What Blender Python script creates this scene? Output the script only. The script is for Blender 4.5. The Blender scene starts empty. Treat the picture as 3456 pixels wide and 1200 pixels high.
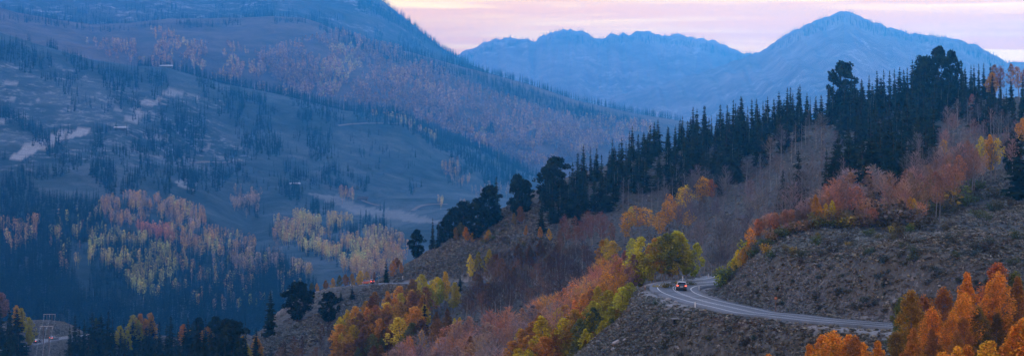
import bpy, math, random
import numpy as np
random.seed(7); RNG = np.random.default_rng(7)
PI = math.pi
SC = bpy.context.scene
COL = SC.collection
F = 7800.0; CU = 1728.0; HV = 430.0      # focal length in photo pixels, picture centre, horizon row
W = 3456/2576.0                          # polygons below were read on a 2576-wide copy

def at(u, v, d):
    """photo pixel + distance -> world point (camera at the origin looking along +Y)"""
    return ((u-CU)/F*d, d, -(v-HV)/F*d)

# ---------------------------------------------------------------- noise
_T = RNG.random((256, 256)).astype(np.float64)
def vnoise(x, y, s=0):
    x = np.asarray(x, float)+s*17.31; y = np.asarray(y, float)+s*41.77
    xi = np.floor(x).astype(int); yi = np.floor(y).astype(int)
    fx = x-xi; fy = y-yi
    fx = fx*fx*(3-2*fx); fy = fy*fy*(3-2*fy)
    g = lambda a, b: _T[(a) & 255, (b) & 255]
    return (g(xi, yi)*(1-fx)+g(xi+1, yi)*fx)*(1-fy)+(g(xi, yi+1)*(1-fx)+g(xi+1, yi+1)*fx)*fy
def fbm(x, y, o=4, s=0):
    r = 0; a = .5; t = 0
    for k in range(o):
        r = r+a*vnoise(x*2**k, y*2**k, s+k); t += a; a *= .5
    return r/t-.5
def ridged(x, y, o=4, s=0):
    r = 0; a = .5; t = 0
    for k in range(o):
        r = r+a*(1-np.abs(2*vnoise(x*2**k, y*2**k, s+k)-1)); t += a; a *= .55
    return r/t-.5
def smooth(e0, e1, x):
    t = np.clip((x-e0)/(e1-e0), 0, 1); return t*t*(3-2*t)
def inpoly(px, py, poly):
    px = np.asarray(px, float); py = np.asarray(py, float)
    r = np.zeros(px.shape, bool); n = len(poly); j = n-1
    for i in range(n):
        xi, yi = poly[i]; xj, yj = poly[j]
        c = ((yi > py) != (yj > py)) & (px < (xj-xi)*(py-yi)/((yj-yi) or 1e-9)+xi)
        r ^= c; j = i
    return r
def pl(pts): return [(a*W, b*W) for a, b in pts]

# ---------------------------------------------------------------- materials
class Mat:
    def __init__(s, name):
        s.m = bpy.data.materials.new(name); s.m.use_nodes = True
        s.nt = s.m.node_tree; s.nt.nodes.clear()
        s.out = s.n('ShaderNodeOutputMaterial')
    def n(s, t, **k):
        nd = s.nt.nodes.new(t)
        for a, b in k.items():
            if hasattr(nd, a): setattr(nd, a, b)
        return nd
    def l(s, a, b): s.nt.links.new(a, b)
    def val(s, sock, v):
        if hasattr(v, 'is_output') or isinstance(v, bpy.types.NodeSocket): s.l(v, sock)
        else: sock.default_value = v
    def mix(s, f, a, b, mode='MIX'):
        nd = s.nt.nodes.new('ShaderNodeMix'); nd.data_type = 'RGBA'; nd.blend_type = mode
        s.val(nd.inputs[0], f)
        for i, x in ((6, a), (7, b)):
            if isinstance(x, tuple) and len(x) == 3: x = (*x, 1)
            s.val(nd.inputs[i], x)
        return nd.outputs[2]
    def math(s, op, a, b=0.0, c=None, clamp=False):
        nd = s.nt.nodes.new('ShaderNodeMath'); nd.operation = op; nd.use_clamp = clamp
        s.val(nd.inputs[0], a); s.val(nd.inputs[1], b)
        if c is not None: s.val(nd.inputs[2], c)
        return nd.outputs[0]
    def attr(s, name): return s.n('ShaderNodeAttribute', attribute_name=name).outputs
    def noise(s, scale, detail=4, rough=.55, vec=None, dist=0):
        nd = s.n('ShaderNodeTexNoise'); nd.inputs['Scale'].default_value = scale
        nd.inputs['Detail'].default_value = detail; nd.inputs['Roughness'].default_value = rough
        nd.inputs['Distortion'].default_value = dist
        s.l(vec if vec is not None else s.pos(), nd.inputs['Vector']); return nd.outputs[0]
    def pos(s):
        if not hasattr(s, '_p'): s._p = s.n('ShaderNodeTexCoord').outputs['Object']
        return s._p
    def ramp(s, f, stops):
        nd = s.n('ShaderNodeValToRGB'); s.l(f, nd.inputs[0]); e = nd.color_ramp.elements
        while len(e) < len(stops): e.new(.5)
        for el, (p, c) in zip(e, stops): el.position = p; el.color = (*c, 1) if len(c) == 3 else c
        return nd.outputs[0]
    def bsdf(s, col, rough=.9, spec=.2, bump=None, bstr=.5, bdist=.3, metal=0, emit=None, estr=0, coat=0):
        b = s.n('ShaderNodeBsdfPrincipled')
        s.val(b.inputs['Base Color'], (*col, 1) if isinstance(col, tuple) and len(col) == 3 else col)
        s.val(b.inputs['Roughness'], rough); b.inputs['Specular IOR Level'].default_value = spec
        b.inputs['Metallic'].default_value = metal; b.inputs['Coat Weight'].default_value = coat
        if emit: b.inputs['Emission Color'].default_value = (*emit, 1); b.inputs['Emission Strength'].default_value = estr
        if bump is not None:
            k = s.n('ShaderNodeBump'); k.inputs['Strength'].default_value = bstr; k.inputs['Distance'].default_value = bdist
            s.l(bump, k.inputs['Height']); s.l(k.outputs[0], b.inputs['Normal'])
        s.l(b.outputs[0], s.out.inputs[0]); return s.m
def simple(name, col, rough=.6, spec=.3, var=.25, scale=3, **k):
    M = Mat(name); n = M.noise(scale)
    c = M.mix(n, tuple(x*(1-var) for x in col), tuple(min(1, x*(1+var)) for x in col))
    return M.bsdf(c, rough, spec, **k)

# ---------------------------------------------------------------- objects
def tag(o, label=None, cat=None, group=None, kind=None):
    if label: o['label'] = label
    if cat: o['category'] = cat
    if group: o['group'] = group
    if kind: o['kind'] = kind
    return o
def mesh(name, V, Fc, mat=None, attrs=None, smooth_=False):
    V = np.asarray(V, np.float32); Fc = np.asarray(Fc, np.int32)
    me = bpy.data.meshes.new(name)
    nf, k = Fc.shape
    me.vertices.add(len(V)); me.vertices.foreach_set('co', V.ravel())
    me.loops.add(nf*k); me.loops.foreach_set('vertex_index', Fc.ravel())
    me.polygons.add(nf); me.polygons.foreach_set('loop_start', np.arange(nf, dtype=np.int32)*k)
    if smooth_: me.polygons.foreach_set('use_smooth', np.ones(nf, bool))
    me.update(calc_edges=True)
    for a, arr in (attrs or {}).items():
        arr = np.asarray(arr, np.float32)
        if arr.ndim == 1:
            at_ = me.attributes.new(a, 'FLOAT', 'POINT'); at_.data.foreach_set('value', arr)
        else:
            at_ = me.attributes.new(a, 'FLOAT_COLOR', 'POINT')
            at_.data.foreach_set('color', np.concatenate([arr, np.ones((len(arr), 1), np.float32)], 1).ravel())
    if mat: me.materials.append(mat)
    return me
def obj(name, me, parent=None, loc=None):
    o = bpy.data.objects.new(name, me); COL.objects.link(o)
    if parent: o.parent = parent
    if loc is not None: o.location = loc
    return o
def empty(name, loc, rz=0, **k):
    o = bpy.data.objects.new(name, None); COL.objects.link(o); o.empty_display_size = .5
    o.location = loc; o.rotation_euler = (0, 0, rz); return tag(o, **k)

# ---------------------------------------------------------------- terrain sheets
class Sheet:
    """a height field over a fan of azimuth columns (u) and distances (d)"""
    def __init__(s, us, ds, Z): s.us, s.ds, s.Z = us, ds, Z; s.ld = np.log(ds)
    def col(s, u):
        i = np.clip((u-s.us[0])/(s.us[1]-s.us[0]), 0, len(s.us)-1.001); k = int(i); f = i-k
        return s.Z[k]*(1-f)+s.Z[k+1]*f
    def z(s, x, y):
        u = x/y*F+CU
        return np.interp(math.log(y), s.ld, s.col(u))
    def hit(s, u, v, h=0.0, dmin=0, dmax=1e9):
        c = s.col(u)+h+(v-HV)/F*s.ds
        ok = (c >= 0) & (s.ds >= dmin) & (s.ds <= dmax)
        i = np.argmax(ok)
        if not ok[i]: return None
        if i == 0 or s.ds[i-1] < dmin or c[i-1] >= 0: d = s.ds[i]
        else: f = -c[i-1]/(c[i]-c[i-1]); d = s.ds[i-1]+f*(s.ds[i]-s.ds[i-1])
        x = (u-CU)/F*d
        return (x, d, s.z(x, d))
    def build(s, name, mat, attrs, kind='structure'):
        U, D = np.meshgrid(s.us, s.ds, indexing='ij')
        V = np.stack([(U-CU)/F*D, D, s.Z], -1).reshape(-1, 3)
        n, m = s.Z.shape
        I = np.arange(n*m).reshape(n, m)
        Q = np.stack([I[:-1, :-1], I[1:, :-1], I[1:, 1:], I[:-1, 1:]], -1).reshape(-1, 4)
        me = mesh(name, V, Q, mat, {k: v.reshape(-1) for k, v in attrs.items()}, True)
        return tag(obj(name, me), kind=kind)
def grid_uv(s):
    U, D = np.meshgrid(s.us, s.ds, indexing='ij')
    return U, HV-s.Z/D*F, (U-CU)/F*D, D

def rbf_fit(P, lam=1e-4):
    P = np.array(P, float); X = P[:, :2]/300.; n = len(P)
    r2 = ((X[:, None]-X[None])**2).sum(-1)
    K = .5*r2*np.log(r2+1e-12)+lam*np.eye(n)
    A = np.concatenate([np.ones((n, 1)), X], 1)
    M = np.block([[K, A], [A.T, np.zeros((3, 3))]])
    return X, np.linalg.solve(M, np.concatenate([P[:, 2], np.zeros(3)]))
def rbf_eval(m, x, y):
    X, w = m; out = np.zeros(x.size); q = np.stack([x.ravel(), y.ravel()], 1)/300.
    for a in range(0, len(q), 40000):
        b = q[a:a+40000]; r2 = ((b[:, None]-X[None])**2).sum(-1)
        out[a:a+40000] = (.5*r2*np.log(r2+1e-12))@w[:-3]+w[-3]+b@w[-2:]
    return out.reshape(x.shape)

def loft(us, rows, ds):
    """rows = [(d(u), v(u))...] given as (d, [(u,v)...]) -> Z on the fan grid, smooth along d"""
    D = []; Zr = []
    for d, uv in rows:
        uv = np.array(uv, float)
        if isinstance(d, list):
            dd = np.array(d, float); dv = np.interp(us, dd[:, 0], dd[:, 1])
        else: dv = np.full(len(us), float(d))
        vv = np.interp(us, uv[:, 0], uv[:, 1])
        D.append(dv); Zr.append(-(vv-HV)/F*dv)
    D = np.array(D); Zr = np.array(Zr); Z = np.zeros((len(us), len(ds)))
    for i in range(len(us)):
        x, y = D[:, i], Zr[:, i]
        h = np.diff(x); dl = np.diff(y)/h
        m = np.zeros(len(x)); m[0] = dl[0]; m[-1] = dl[-1]
        for k in range(1, len(x)-1):
            m[k] = 0 if dl[k-1]*dl[k] <= 0 else 2*dl[k-1]*dl[k]/(dl[k-1]+dl[k])
        k = np.clip(np.searchsorted(x, ds)-1, 0, len(x)-2); t = (ds-x[k])/h[k]
        tt = np.clip(t, 0, 1)
        Z[i] = (1+2*tt)*(1-tt)**2*y[k]+tt*(1-tt)**2*h[k]*m[k]+tt*tt*(3-2*tt)*y[k+1]+tt*tt*(tt-1)*h[k]*m[k+1]
        Z[i] += np.where(t > 1, (ds-x[-1])*m[-1], 0)
    return Z

# ---- the near hillside, its road bench and the valley shoulder
NP = [(u, v, d) for d, uvs in () for u, v in uvs]
def addp(l): NP.extend(l)
crest = [(700,1260,690),(780,1200,700),(900,1110,715),(1060,1010,740),(1160,964,755),(1250,950,757),(1340,928,765),(1420,880,775),(1500,828,775),
         (1600,775,770),(1680,715,765),(1760,675,760),(1850,640,755),(2000,585,760),(2200,530,770),(2400,485,780),(2600,445,800),
         (2800,405,820),(3000,375,830),(3200,350,840),(3456,335,850),(3800,300,860)]
addp(crest)
addp([(u, v+90, d+90) for u, v, d in crest[::2]]); addp([(u, v+330, d+300) for u, v, d in crest[::3]])
addp([(3000,1085,325),(3000,888,339),(3000,800,385),(3000,700,460),(3000,620,560),(3000,540,660),(3000,450,760),
      (3300,888,335),(3300,800,375),(3300,700,440),(3300,600,540),(3300,500,680),(3300,1105,318),(3700,1120,312),(3700,860,340),(3700,700,420),(3700,500,600),
      (2700,1062,345),(2700,875,366),(2700,790,420),(2700,710,500),(2700,640,570),(2700,560,650),(2700,480,730),
      (2540,1035,360),(2520,880,385),(2500,830,402),(2510,850,440),(2500,850,520),(2500,790,580),(2500,690,660),(2500,600,720),
      (2430,975,398),(2420,925,410),(2420,925,455),(2400,925,480),(2400,880,540),(2400,780,620),(2400,660,700),
      (2200,960,425),(2200,1010,440),(2200,1050,465),(2200,1040,510),(2200,990,550),(2200,890,600),(2200,760,680),(2200,640,730),
      (2060,1130,372),(2150,1040,385),(2000,1200,368),(2000,1400,352),(1960,1290,400),(2000,1230,470),(2000,1130,530),(2000,1000,590),(2000,870,650),(2000,760,700),
      (1700,1500,400),(1700,1330,470),(1700,1220,530),(1700,1110,590),(1700,980,650),(1700,860,700),(1700,775,735),
      (1400,1700,400),(1400,1430,500),(1400,1330,560),(1400,1210,620),(1400,1090,670),(1400,1010,705),(1400,955,738),
      (1100,1600,560),(1100,1380,610),(1100,1220,660),(1100,1110,700),(1100,1040,725),(850,1400,620),(850,1260,670),
      (2400,1200,352),(2400,1450,328),(2800,1200,318),(2800,1400,300),(3100,1250,285),(3100,1400,250),(3100,1560,230),(2700,1570,230),
      (3456,1180,290),(3456,1400,220),(3800,1300,240),(2000,1750,230),(2300,1660,230),(2000,1600,310),(1500,1900,300),(1000,1900,300),(400,1900,400),
      (1728,2300,120),(3000,2000,120),(0,2400,120),(4100,1800,150),
      (400,1550,700),(0,1600,700),(-500,1500,800),
      (200,1143,985),(60,1172,970),(320,1128,1000),(200,1260,925),(200,1420,850),(500,1240,950),(700,1250,980),(-300,1220,960),
      (200,1112,1040),(200,1260,1250),(850,1340,1000),(600,1230,1100),(700,1300,1250),(900,1320,900),(1000,1340,1000),(1150,1330,900),(1100,1380,1100),(1300,1330,1000),(-300,1150,1080),(200,1700,1600),(1000,1700,1600),(2000,1500,1600),(3000,1100,1600),(3800,900,1600),(-600,1700,1600),(2200,1000,1300),(3200,800,1300)])
NW = [at(*p) for p in NP]
us = np.arange(-900, 4400, 11.0); ds = np.exp(np.arange(math.log(70), math.log(1650), .0048))
U, D = np.meshgrid(us, ds, indexing='ij'); X = (U-CU)/F*D
Z = rbf_eval(rbf_fit(NW), X, D)

# road sections: centre pixel, distance, half width, cross fall (rise of the uphill / inner side, per metre)
K0 = 219600.
def rp(u, v, d=None): return at(u, v, d or K0/(v-HV))
ROAD_A = [rp(4300,1150),rp(3900,1137),rp(3456,1122),rp(3200,1108),rp(2996,1095),rp(2768,1077),rp(2640,1062),rp(2550,1053.5),rp(2472,1036.5),
          rp(2392,1019),rp(2338,1004),rp(2300,990.5),rp(2283,981.5),rp(2275,972),rp(2283,963,409),rp(2305,957.5,414.5),rp(2345,953.5,419),rp(2408,948.5,424),
          rp(2452,941,437),rp(2462,935,455),rp(2440,935,480),rp(2380,945,510),rp(2250,968,560),rp(2050,985,610),rp(1850,975,665),rp(1650,962,705),rp(1500,956,728),rp(1380,954,742),
          rp(1300,955,748),rp(1235,958,752),rp(1160,967,762),rp(1090,990,780),rp(1020,1025,800),rp(960,1080,830)]
def catmull(P, step=1.5):
    P = np.array(P, float); P = np.vstack([2*P[0]-P[1], P, 2*P[-1]-P[-2]]); out = []
    for i in range(1, len(P)-2):
        n = max(2, int(np.linalg.norm(P[i+1]-P[i])/step))
        for k in range(n):
            t = k/n; a, b, c, d = P[i-1:i+3]
            out.append(.5*((2*b)+(-a+c)*t+(2*a-5*b+4*c-d)*t*t+(-a+3*b-3*c+d)*t**3))
    out.append(P[-2]); return np.array(out)
RA = catmull(ROAD_A)
for _ in range(6): RA[1:-1, 2] = (RA[:-2, 2]+2*RA[1:-1, 2]+RA[2:, 2])/4
ROAD_B = [rp(-500,1290,900),rp(-200,1225,930),rp(0,1180,960),rp(80,1163,970),rp(140,1150,980),rp(200,1140,988),rp(260,1133,996),rp(330,1127,1008),rp(450,1125,1030),rp(600,1135,1060)]
RB = catmull(ROAD_B, 3)
def frames(R):
    T = np.gradient(R[:, :2], axis=0); T /= np.linalg.norm(T, axis=1)[:, None]
    return np.stack([T[:, 1], -T[:, 0]], 1)       # right-hand side of travel (towards the camera side first)
NA, NB = frames(RA), frames(RB)
# cross fall of road A: curve banked at the bend
sA = np.concatenate([[0], np.cumsum(np.linalg.norm(np.diff(RA[:, :2], axis=0), axis=1))])
def near_idx(R, u, v, d=None):
    p = np.array(rp(u, v, d)); return int(np.argmin(((R[:, :2]-p[:2])**2).sum(1)))
iBend, iFar = near_idx(RA, 2275, 972), near_idx(RA, 2408, 948.5, 424)
bankA = np.interp(sA, [0, sA[near_idx(RA,2550,1053)], sA[iBend], sA[iFar], sA[iFar]+60, sA[iFar]+160], [0, .02, .05, .085, .06, 0])
def carve(Z, R, N, bank, half, cut, deep=.3):
    fl = Z.copy(); best = np.full(Z.shape, 1e9)
    x0, x1, y0, y1 = R[:, 0].min()-25, R[:, 0].max()+25, R[:, 1].min()-25, R[:, 1].max()+25
    m = np.argwhere((X > x0) & (X < x1) & (D > y0) & (D < y1))
    for a in range(0, len(m), 20000):
        ii = m[a:a+20000]; px = X[ii[:, 0], ii[:, 1]]; py = D[ii[:, 0], ii[:, 1]]
        d2 = (px[:, None]-R[None, :, 0])**2+(py[:, None]-R[None, :, 1])**2
        k = d2.argmin(1); dd = np.sqrt(d2[np.arange(len(k)), k])
        side = (px-R[k, 0])*N[k, 0]+(py-R[k, 1])*N[k, 1]
        zr = R[k, 2]+bank[k]*(-np.clip(side, -half, half))-deep
        t = smooth(half+.3, half+cut, dd)
        z = Z[ii[:, 0], ii[:, 1]]
        uu = px/py*F+CU                                    # low earth lip hiding the road where it crosses the sage shoulder
        lip = smooth(5.6, 7.5, dd)*smooth(13, 9, dd)*(side > 0)*smooth(1285, 1330, uu)*(py > 700)*1.15
        Z[ii[:, 0], ii[:, 1]] = np.where(dd < half+cut, zr*(1-t)+z*t, z)+lip
        best[ii[:, 0], ii[:, 1]] = dd
    return best
rough_ = fbm(X/14, D/14, 4, 3)*1.4+fbm(X/3.5, D/3.5, 3, 9)*.5
Z += rough_*smooth(150, 250, D)
distA = carve(Z, RA, NA, bankA, 5.4, 7)
distB = carve(Z, RB, NB, np.zeros(len(RB)), 5.4, 9)
G0 = Sheet(us, ds, Z)
U0, V0, X0, D0 = grid_uv(G0)
# ---- far hills and mountains
def mk(us, ds, rows, relief, crestcol=None):
    Z = loft(us, rows, ds); U, D = np.meshgrid(us, ds, indexing='ij')
    Z += relief((U-CU)/F*D, D, U)
    if crestcol:                                   # hold the skyline where the relief noise would wander off it
        l, dc = crestcol; vt = np.interp(us, [a for a, b in l], [b for a, b in l]); m = (ds > dc*.8)
        el = (Z[:, m]/ds[m]).max(1)*F; err = (HV-vt)-el
        k = np.ones(9)/9; e2 = np.convolve(np.pad(err, 4, 'edge'), k, 'valid')
        Z += e2[:, None]/F*D*smooth(dc*.78, dc*.97, D)
    return Sheet(us, ds, Z)
C1 = [(-700,-60),(-300,20),(0,107),(120,147),(309,201),(443,221),(563,228),(751,282),(939,318),(1154,372),(1355,392),(1476,460),(1610,500),(1744,567),(1811,600),(1950,690),(2200,800),(2600,880),(4000,900)]
def off(l, dv): return [(a, b+dv) for a, b in l]
usF = np.arange(-700, 2700, 9.0); dsF = np.exp(np.arange(math.log(1500), math.log(4300), .0068))
HF = mk(usF, dsF, [(1400, [(-700,1700),(2700,1700)]), (1750, [(-700,1500),(2700,1500)]),
    (2150, [(-700,1010),(0,1010),(400,1010),(800,1030),(1000,1000),(1500,960),(1900,960),(2700,1100)]),
    (2600, [(-700,600),(0,620),(400,650),(700,720),(850,800),(1000,775),(1300,735),(1500,718),(1900,770),(2700,950)]),
    (3000, [(-700,330),(0,450),(400,490),(750,600),(1000,645),(1250,692),(1500,692),(1650,695),(1900,740),(2700,900)]),
    (3300, [(-700,120),(0,270),(400,330),(800,430),(1150,500),(1400,570),(1600,650),(1900,715),(2700,890)]),
    (3600, C1), (4400, off(C1, 330))],
    lambda x, y, u: (ridged(x/420, y/420, 4, 5)*26+fbm(x/90, y/90, 4, 8)*11)*smooth(1750, 2200, y)*(1-.75*smooth(3350, 3600, y)), (C1, 3600))
C2 = [(-700,-80),(-300,-20),(0,27),(80,47),(240,74),(310,82),(430,78),(560,64),(805,60),(912,55),(1020,60),(1073,76),(1154,110),(1248,150),(1382,175),(1570,228),(1610,238),(1784,284),(1945,338),(2147,384),(2267,402),(2600,460),(4000,500)]
usG = np.arange(-700, 3000, 11.0); dsG = np.exp(np.arange(math.log(3650), math.log(5600), .007))
HG = mk(usG, dsG, [(3600, off(C1, 250)), (3950, off(C1, 130)), (4300, [(a, b*.45+c*.55+20) for (a, b), c in zip(C1, np.interp([p[0] for p in C1], [p[0] for p in C2], [p[1] for p in C2]))]),
    (4950, C2), (5700, off(C2, 180))],
    lambda x, y, u: (ridged(x/520, y/700, 4, 15)*42+fbm(x/120, y/120, 4, 18)*14)*smooth(3650, 4000, y)*(1-.8*smooth(4700, 4950, y)), (C2, 4950))
C3 = [(-900,-60),(600,-55),(1100,-50),(1240,-30),(1288,0),(1340,42),(1400,88),(1440,122),(1500,168),(1550,195),(1590,216),(1700,270),(1900,360),(2600,500)]
usH = np.arange(-900, 2500, 10.0); dsH = np.exp(np.arange(math.log(4900), math.log(7400), .006))
HH = mk(usH, dsH, [(4800, off(C2, 160)), (5200, off(C2, 60)), (5800, [(-900,40),(600,20),(1000,40),(1250,110),(1500,215),(1590,240),(2600,520)]),
    (6500, C3), (7500, off(C3, 200))],
    lambda x, y, u: (ridged(x/600, y/900, 5, 25)*75+fbm(x/140, y/140, 4, 28)*18)*smooth(4900, 5400, y)*(1-.85*smooth(6250, 6500, y)), (C3, 6500))
CI2 = [(1300,620),(1700,450),(1900,390),(2000,347),(2150,305),(2300,262),(2400,235),(2480,205),(2567,174),(2616,141),(2650,118),(2683,101),(2720,84),(2750,69),(2785,60),(2817,45),(2850,36),(2872,42),(2898,54),(2951,76),(3019,97),(3070,112),(3126,118),(3220,130),(3300,154),(3354,186),(3394,208),(3456,212),(3600,230),(4300,330)]
usI = np.arange(1200, 4300, 5.0); dsI = np.exp(np.arange(math.log(6900), math.log(9300), .0055))
HI2 = mk(usI, dsI, [(6800, off(CI2, 330)), (7500, off(CI2, 190)), (8100, off(CI2, 80)), (8600, CI2), (9400, off(CI2, 150))],
    lambda x, y, u: ridged(x/700, y/1100, 5, 35)*110*smooth(6900, 7400, y)*(1-smooth(8150, 8560, y))+fbm(x/30, y/900, 6, 38)*32, (CI2, 8600))
CI1 = [(900,300),(1400,215),(1500,190),(1556,179),(1597,161),(1640,142),(1677,131),(1712,128),(1757,131),(1790,136),(1811,136),(1838,118),(1878,104),(1918,100),(1945,102),(1972,107),(2019,134),(2045,124),(2080,113),(2110,118),(2160,105),(2190,107),(2214,114),(2240,121),(2260,120),(2294,114),(2320,122),(2348,131),(2375,131),(2401,135),(2435,147),(2468,161),(2495,176),(2522,180),(2567,186),(2700,230),(3200,230),(3380,215),(3456,208),(3700,190),(4400,260)]
usJ = np.arange(900, 4400, 5.0); dsJ = np.exp(np.arange(math.log(8700), math.log(10600), .005))
HI1 = mk(usJ, dsJ, [(8600, off(CI1, 300)), (9300, off(CI1, 170)), (9700, off(CI1, 75)), (10000, CI1), (10700, off(CI1, 120))],
    lambda x, y, u: ridged(x/620, y/1000, 5, 45)*120*smooth(8800, 9200, y)*(1-smooth(9700, 9970, y))+fbm(x/30, y/900, 6, 48)*36, (CI1, 10000))
SUNE=.3; HORIZON=(1.45,.64,.18); UPPER=(1.48,.77,.22); CREAM=(1.9,1.2,.30); LILAC=(1.2,.70,.34); DOME=(1.0,1.03,1.35); GLOW=(1.2,1.6,2.8); NISH=.1; EXPO=.5; HAZE=True; HAZEC=(.05,.46,1.0); HAZED=.95e-4; HAZEG=.8
# ---------------------------------------------------------------- ground covers
def soft(U, V, poly, n, amp=14):
    return inpoly(U+n[0]*amp*2, V+n[1]*amp, poly).astype(float)
nz = (fbm(X0/9, D0/9, 3, 61), fbm(X0/9, D0/9, 3, 71))
scr = soft(U0, V0, pl([(1770,716),(1800,690),(1840,650),(1900,640),(2000,655),(2100,652),(2250,655),(2400,660),(2700,650),(2700,850),(2240,822),(1900,795),(1760,752)]), nz, 30)*((D0 > 315) & (D0 < 440))
scr *= np.clip(.72+fbm(X0/10, D0/6, 4, 33)*2.6-.25*smooth(950, 880, V0), .05, 1)
grav = ((distA > 4.5) & (distA < 6.6)).astype(float)*smooth(-.25, .1, nz[0])
grav = np.maximum(grav, soft(U0, V0, pl([(2000,818),(2100,822),(2180,826),(2260,832),(2260,850),(2150,838),(2050,830)]), nz, 10)*(D0 < 345))
grav = np.maximum(grav, soft(U0, V0, pl([(1655,750),(1720,765),(1740,785),(1700,775),(1650,765)]), nz, 8)*(D0 < 410))
grav = np.maximum(grav, soft(U0, V0, pl([(2400,845),(2520,850),(2520,862),(2420,858)]), nz, 10)*(D0 < 345))
rust = smooth(8.0, 6.2, distA)*smooth(5.0, 6.0, distA)*smooth(-.05, .2, nz[1])*.8
green = smooth(-.1, .15, fbm(X0/22, D0/22, 3, 81)+(D0 > 560)*.12-.05)
M = Mat('hillside_soil')
n1 = M.noise(.35, 6, .6); n2 = M.noise(2.2, 5, .65); n3 = M.noise(.06, 3, .5)
soil = M.ramp(n1, [(.3, (.085,.077,.068)), (.5, (.15,.135,.12)), (.72, (.24,.215,.19))])
soil = M.mix(M.math('MULTIPLY', n3, .5), soil, (.12,.11,.085))
bv = M.n('ShaderNodeTexVoronoi'); bv.inputs['Scale'].default_value = .95; bv.inputs['Randomness'].default_value = 1; M.l(M.pos(), bv.inputs['Vector'])
brush = M.ramp(M.math('ADD', bv.outputs['Distance'], M.math('MULTIPLY_ADD', n2, .9, -.45)), [(.12, (.17,.18,.18)), (.35, (.11,.115,.115)), (.65, (.045,.045,.043))])
soil = M.mix(M.math('MULTIPLY_ADD', n1, 3.0, -.85, True), soil, brush)
vor = M.n('ShaderNodeTexVoronoi'); vor.inputs['Scale'].default_value = 1.9; M.l(M.pos(), vor.inputs['Vector'])
vor2 = M.n('ShaderNodeTexVoronoi'); vor2.inputs['Scale'].default_value = .8; M.l(M.pos(), vor2.inputs['Vector'])
stone = M.ramp(vor.outputs['Color'], [(.0, (.08,.078,.082)), (.5, (.13,.128,.132)), (.8, (.20,.198,.205)), (1, (.42,.41,.42))])
stone = M.mix(M.math('MULTIPLY', M.ramp(vor2.outputs['Distance'], [(.2, (1,1,1)), (.7, (.25,.25,.25))]), .5), stone, (.10,.094,.096))
c = M.mix(M.attr('scree')['Fac'], soil, stone)
c = M.mix(M.attr('rust')['Fac'], c, (.15,.075,.05))
c = M.mix(M.math('MULTIPLY', M.attr('gravel')['Fac'], M.math('MULTIPLY_ADD', n2, 1.6, -.1, True)), c, (.42,.40,.40))
bh = M.math('ADD', M.math('MULTIPLY', n1, 1.2), M.math('MULTIPLY', n2, .5))
bh = M.math('ADD', bh, M.math('MULTIPLY', M.math('MULTIPLY', vor.outputs['Distance'], -.8), M.attr('scree')['Fac']))
soil_m = M.bsdf(c, .95, .1, bump=bh, bstr=.9, bdist=.5)
ground = G0.build('ground', soil_m, dict(scree=scr, gravel=grav, rust=rust))
tag(ground, 'brown sagebrush hillside dropping into the valley', kind='structure')

# valley floor reaching the horizon, under everything
fl = Mat('valley_floor'); fm = fl.bsdf(fl.ramp(fl.noise(.004, 5), [(.3, (.03,.035,.02)), (.7, (.08,.075,.05))]), .95, .1)
# below the lowest ridge foot, inside the haze box
zmin = min(s.Z.min() for s in (G0, HF, HG, HH, HI2, HI1)); ZF = min(zmin-3, -330)
tag(obj('valley_floor', mesh('valley_floor', [(-6900,-390,ZF),(6900,-390,ZF),(6900,11100,ZF),(-6900,11100,ZF)], [(0,1,2,3)], fm)), 'dark valley floor below the hills', kind='structure')

def hillmat(name, dark, mid, pale, rock, sc=1.):
    M = Mat(name)
    a = M.noise(.006*sc, 6, .6); b = M.noise(.03*sc, 6, .65, dist=.4); e = M.noise(.11*sc, 4, .6)
    c = M.ramp(M.math('ADD', M.math('MULTIPLY', a, .6), M.math('MULTIPLY', b, .4)), [(.40, dark), (.5, mid), (.60, pale)])
    # rock shows where the slope is broken
    m = M.math('MULTIPLY', M.attr('rock')['Fac'], M.math('MULTIPLY_ADD', M.math('MULTIPLY', e, b), 7.0, -1.9, True))
    c = M.mix(m, c, rock); c = M.mix(M.attr('scar')['Fac'], c, M.mix(e, tuple(x*.5 for x in rock), (.75,.68,.66)))
    return M.bsdf(c, .95, .1, bump=b, bstr=.8, bdist=9/sc)
def ell(U, V, cx, cy, rx, ry): return (((U/W-cx)/rx)**2+((V/W-cy)/ry)**2)
U_, V_, X_, D_ = grid_uv(HF)
nn = (fbm(X_/40, D_/40, 3, 5), fbm(X_/40, D_/40, 3, 6))
rock = soft(U_, V_, pl([(-60,90),(60,130),(200,180),(330,230),(450,225),(560,260),(560,330),(640,400),(560,440),(420,420),(250,400),(-60,440)]), nn, 40)*.6
scar = soft(U_, V_, pl([(22,400),(60,368),(110,345),(160,328),(215,322),(245,333),(190,345),(150,355),(125,372),(85,385),(55,402)]), nn, 8)*.8
bl = np.zeros(U_.shape)
for cx, cy, rx, ry in ((430,238,26,7),(405,250,14,5),(378,262,16,9),(505,252,10,6),(330,300,22,8),(300,282,15,6),(515,368,12,5),(385,345,30,8),(470,470,30,9),(60,250,40,10),(30,205,25,8),(15,300,18,8),(350,285,10,8)):
    bl = np.maximum(bl, (ell(U_+nn[0]*60, V_+nn[1]*60, cx, cy, rx, ry) < 1)*.55)
bl = np.maximum(bl, soft(U_, V_, pl([(780,486),(850,494),(930,522),(1010,530),(1120,560),(1050,560),(960,548),(900,540),(840,510),(790,498)]), nn, 6)*.30)
scar = np.maximum(scar, bl)
tag(HF.build('hillside', hillmat('far_slope', (.020,.036,.034), (.052,.074,.076), (.105,.125,.13), (.46,.44,.45)), dict(rock=rock, scar=scar)), 'long blue hillside of conifers, aspens and bare pistes across the valley', kind='structure')
U_, V_, X_, D_ = grid_uv(HG); zz = np.zeros(U_.shape)
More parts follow.
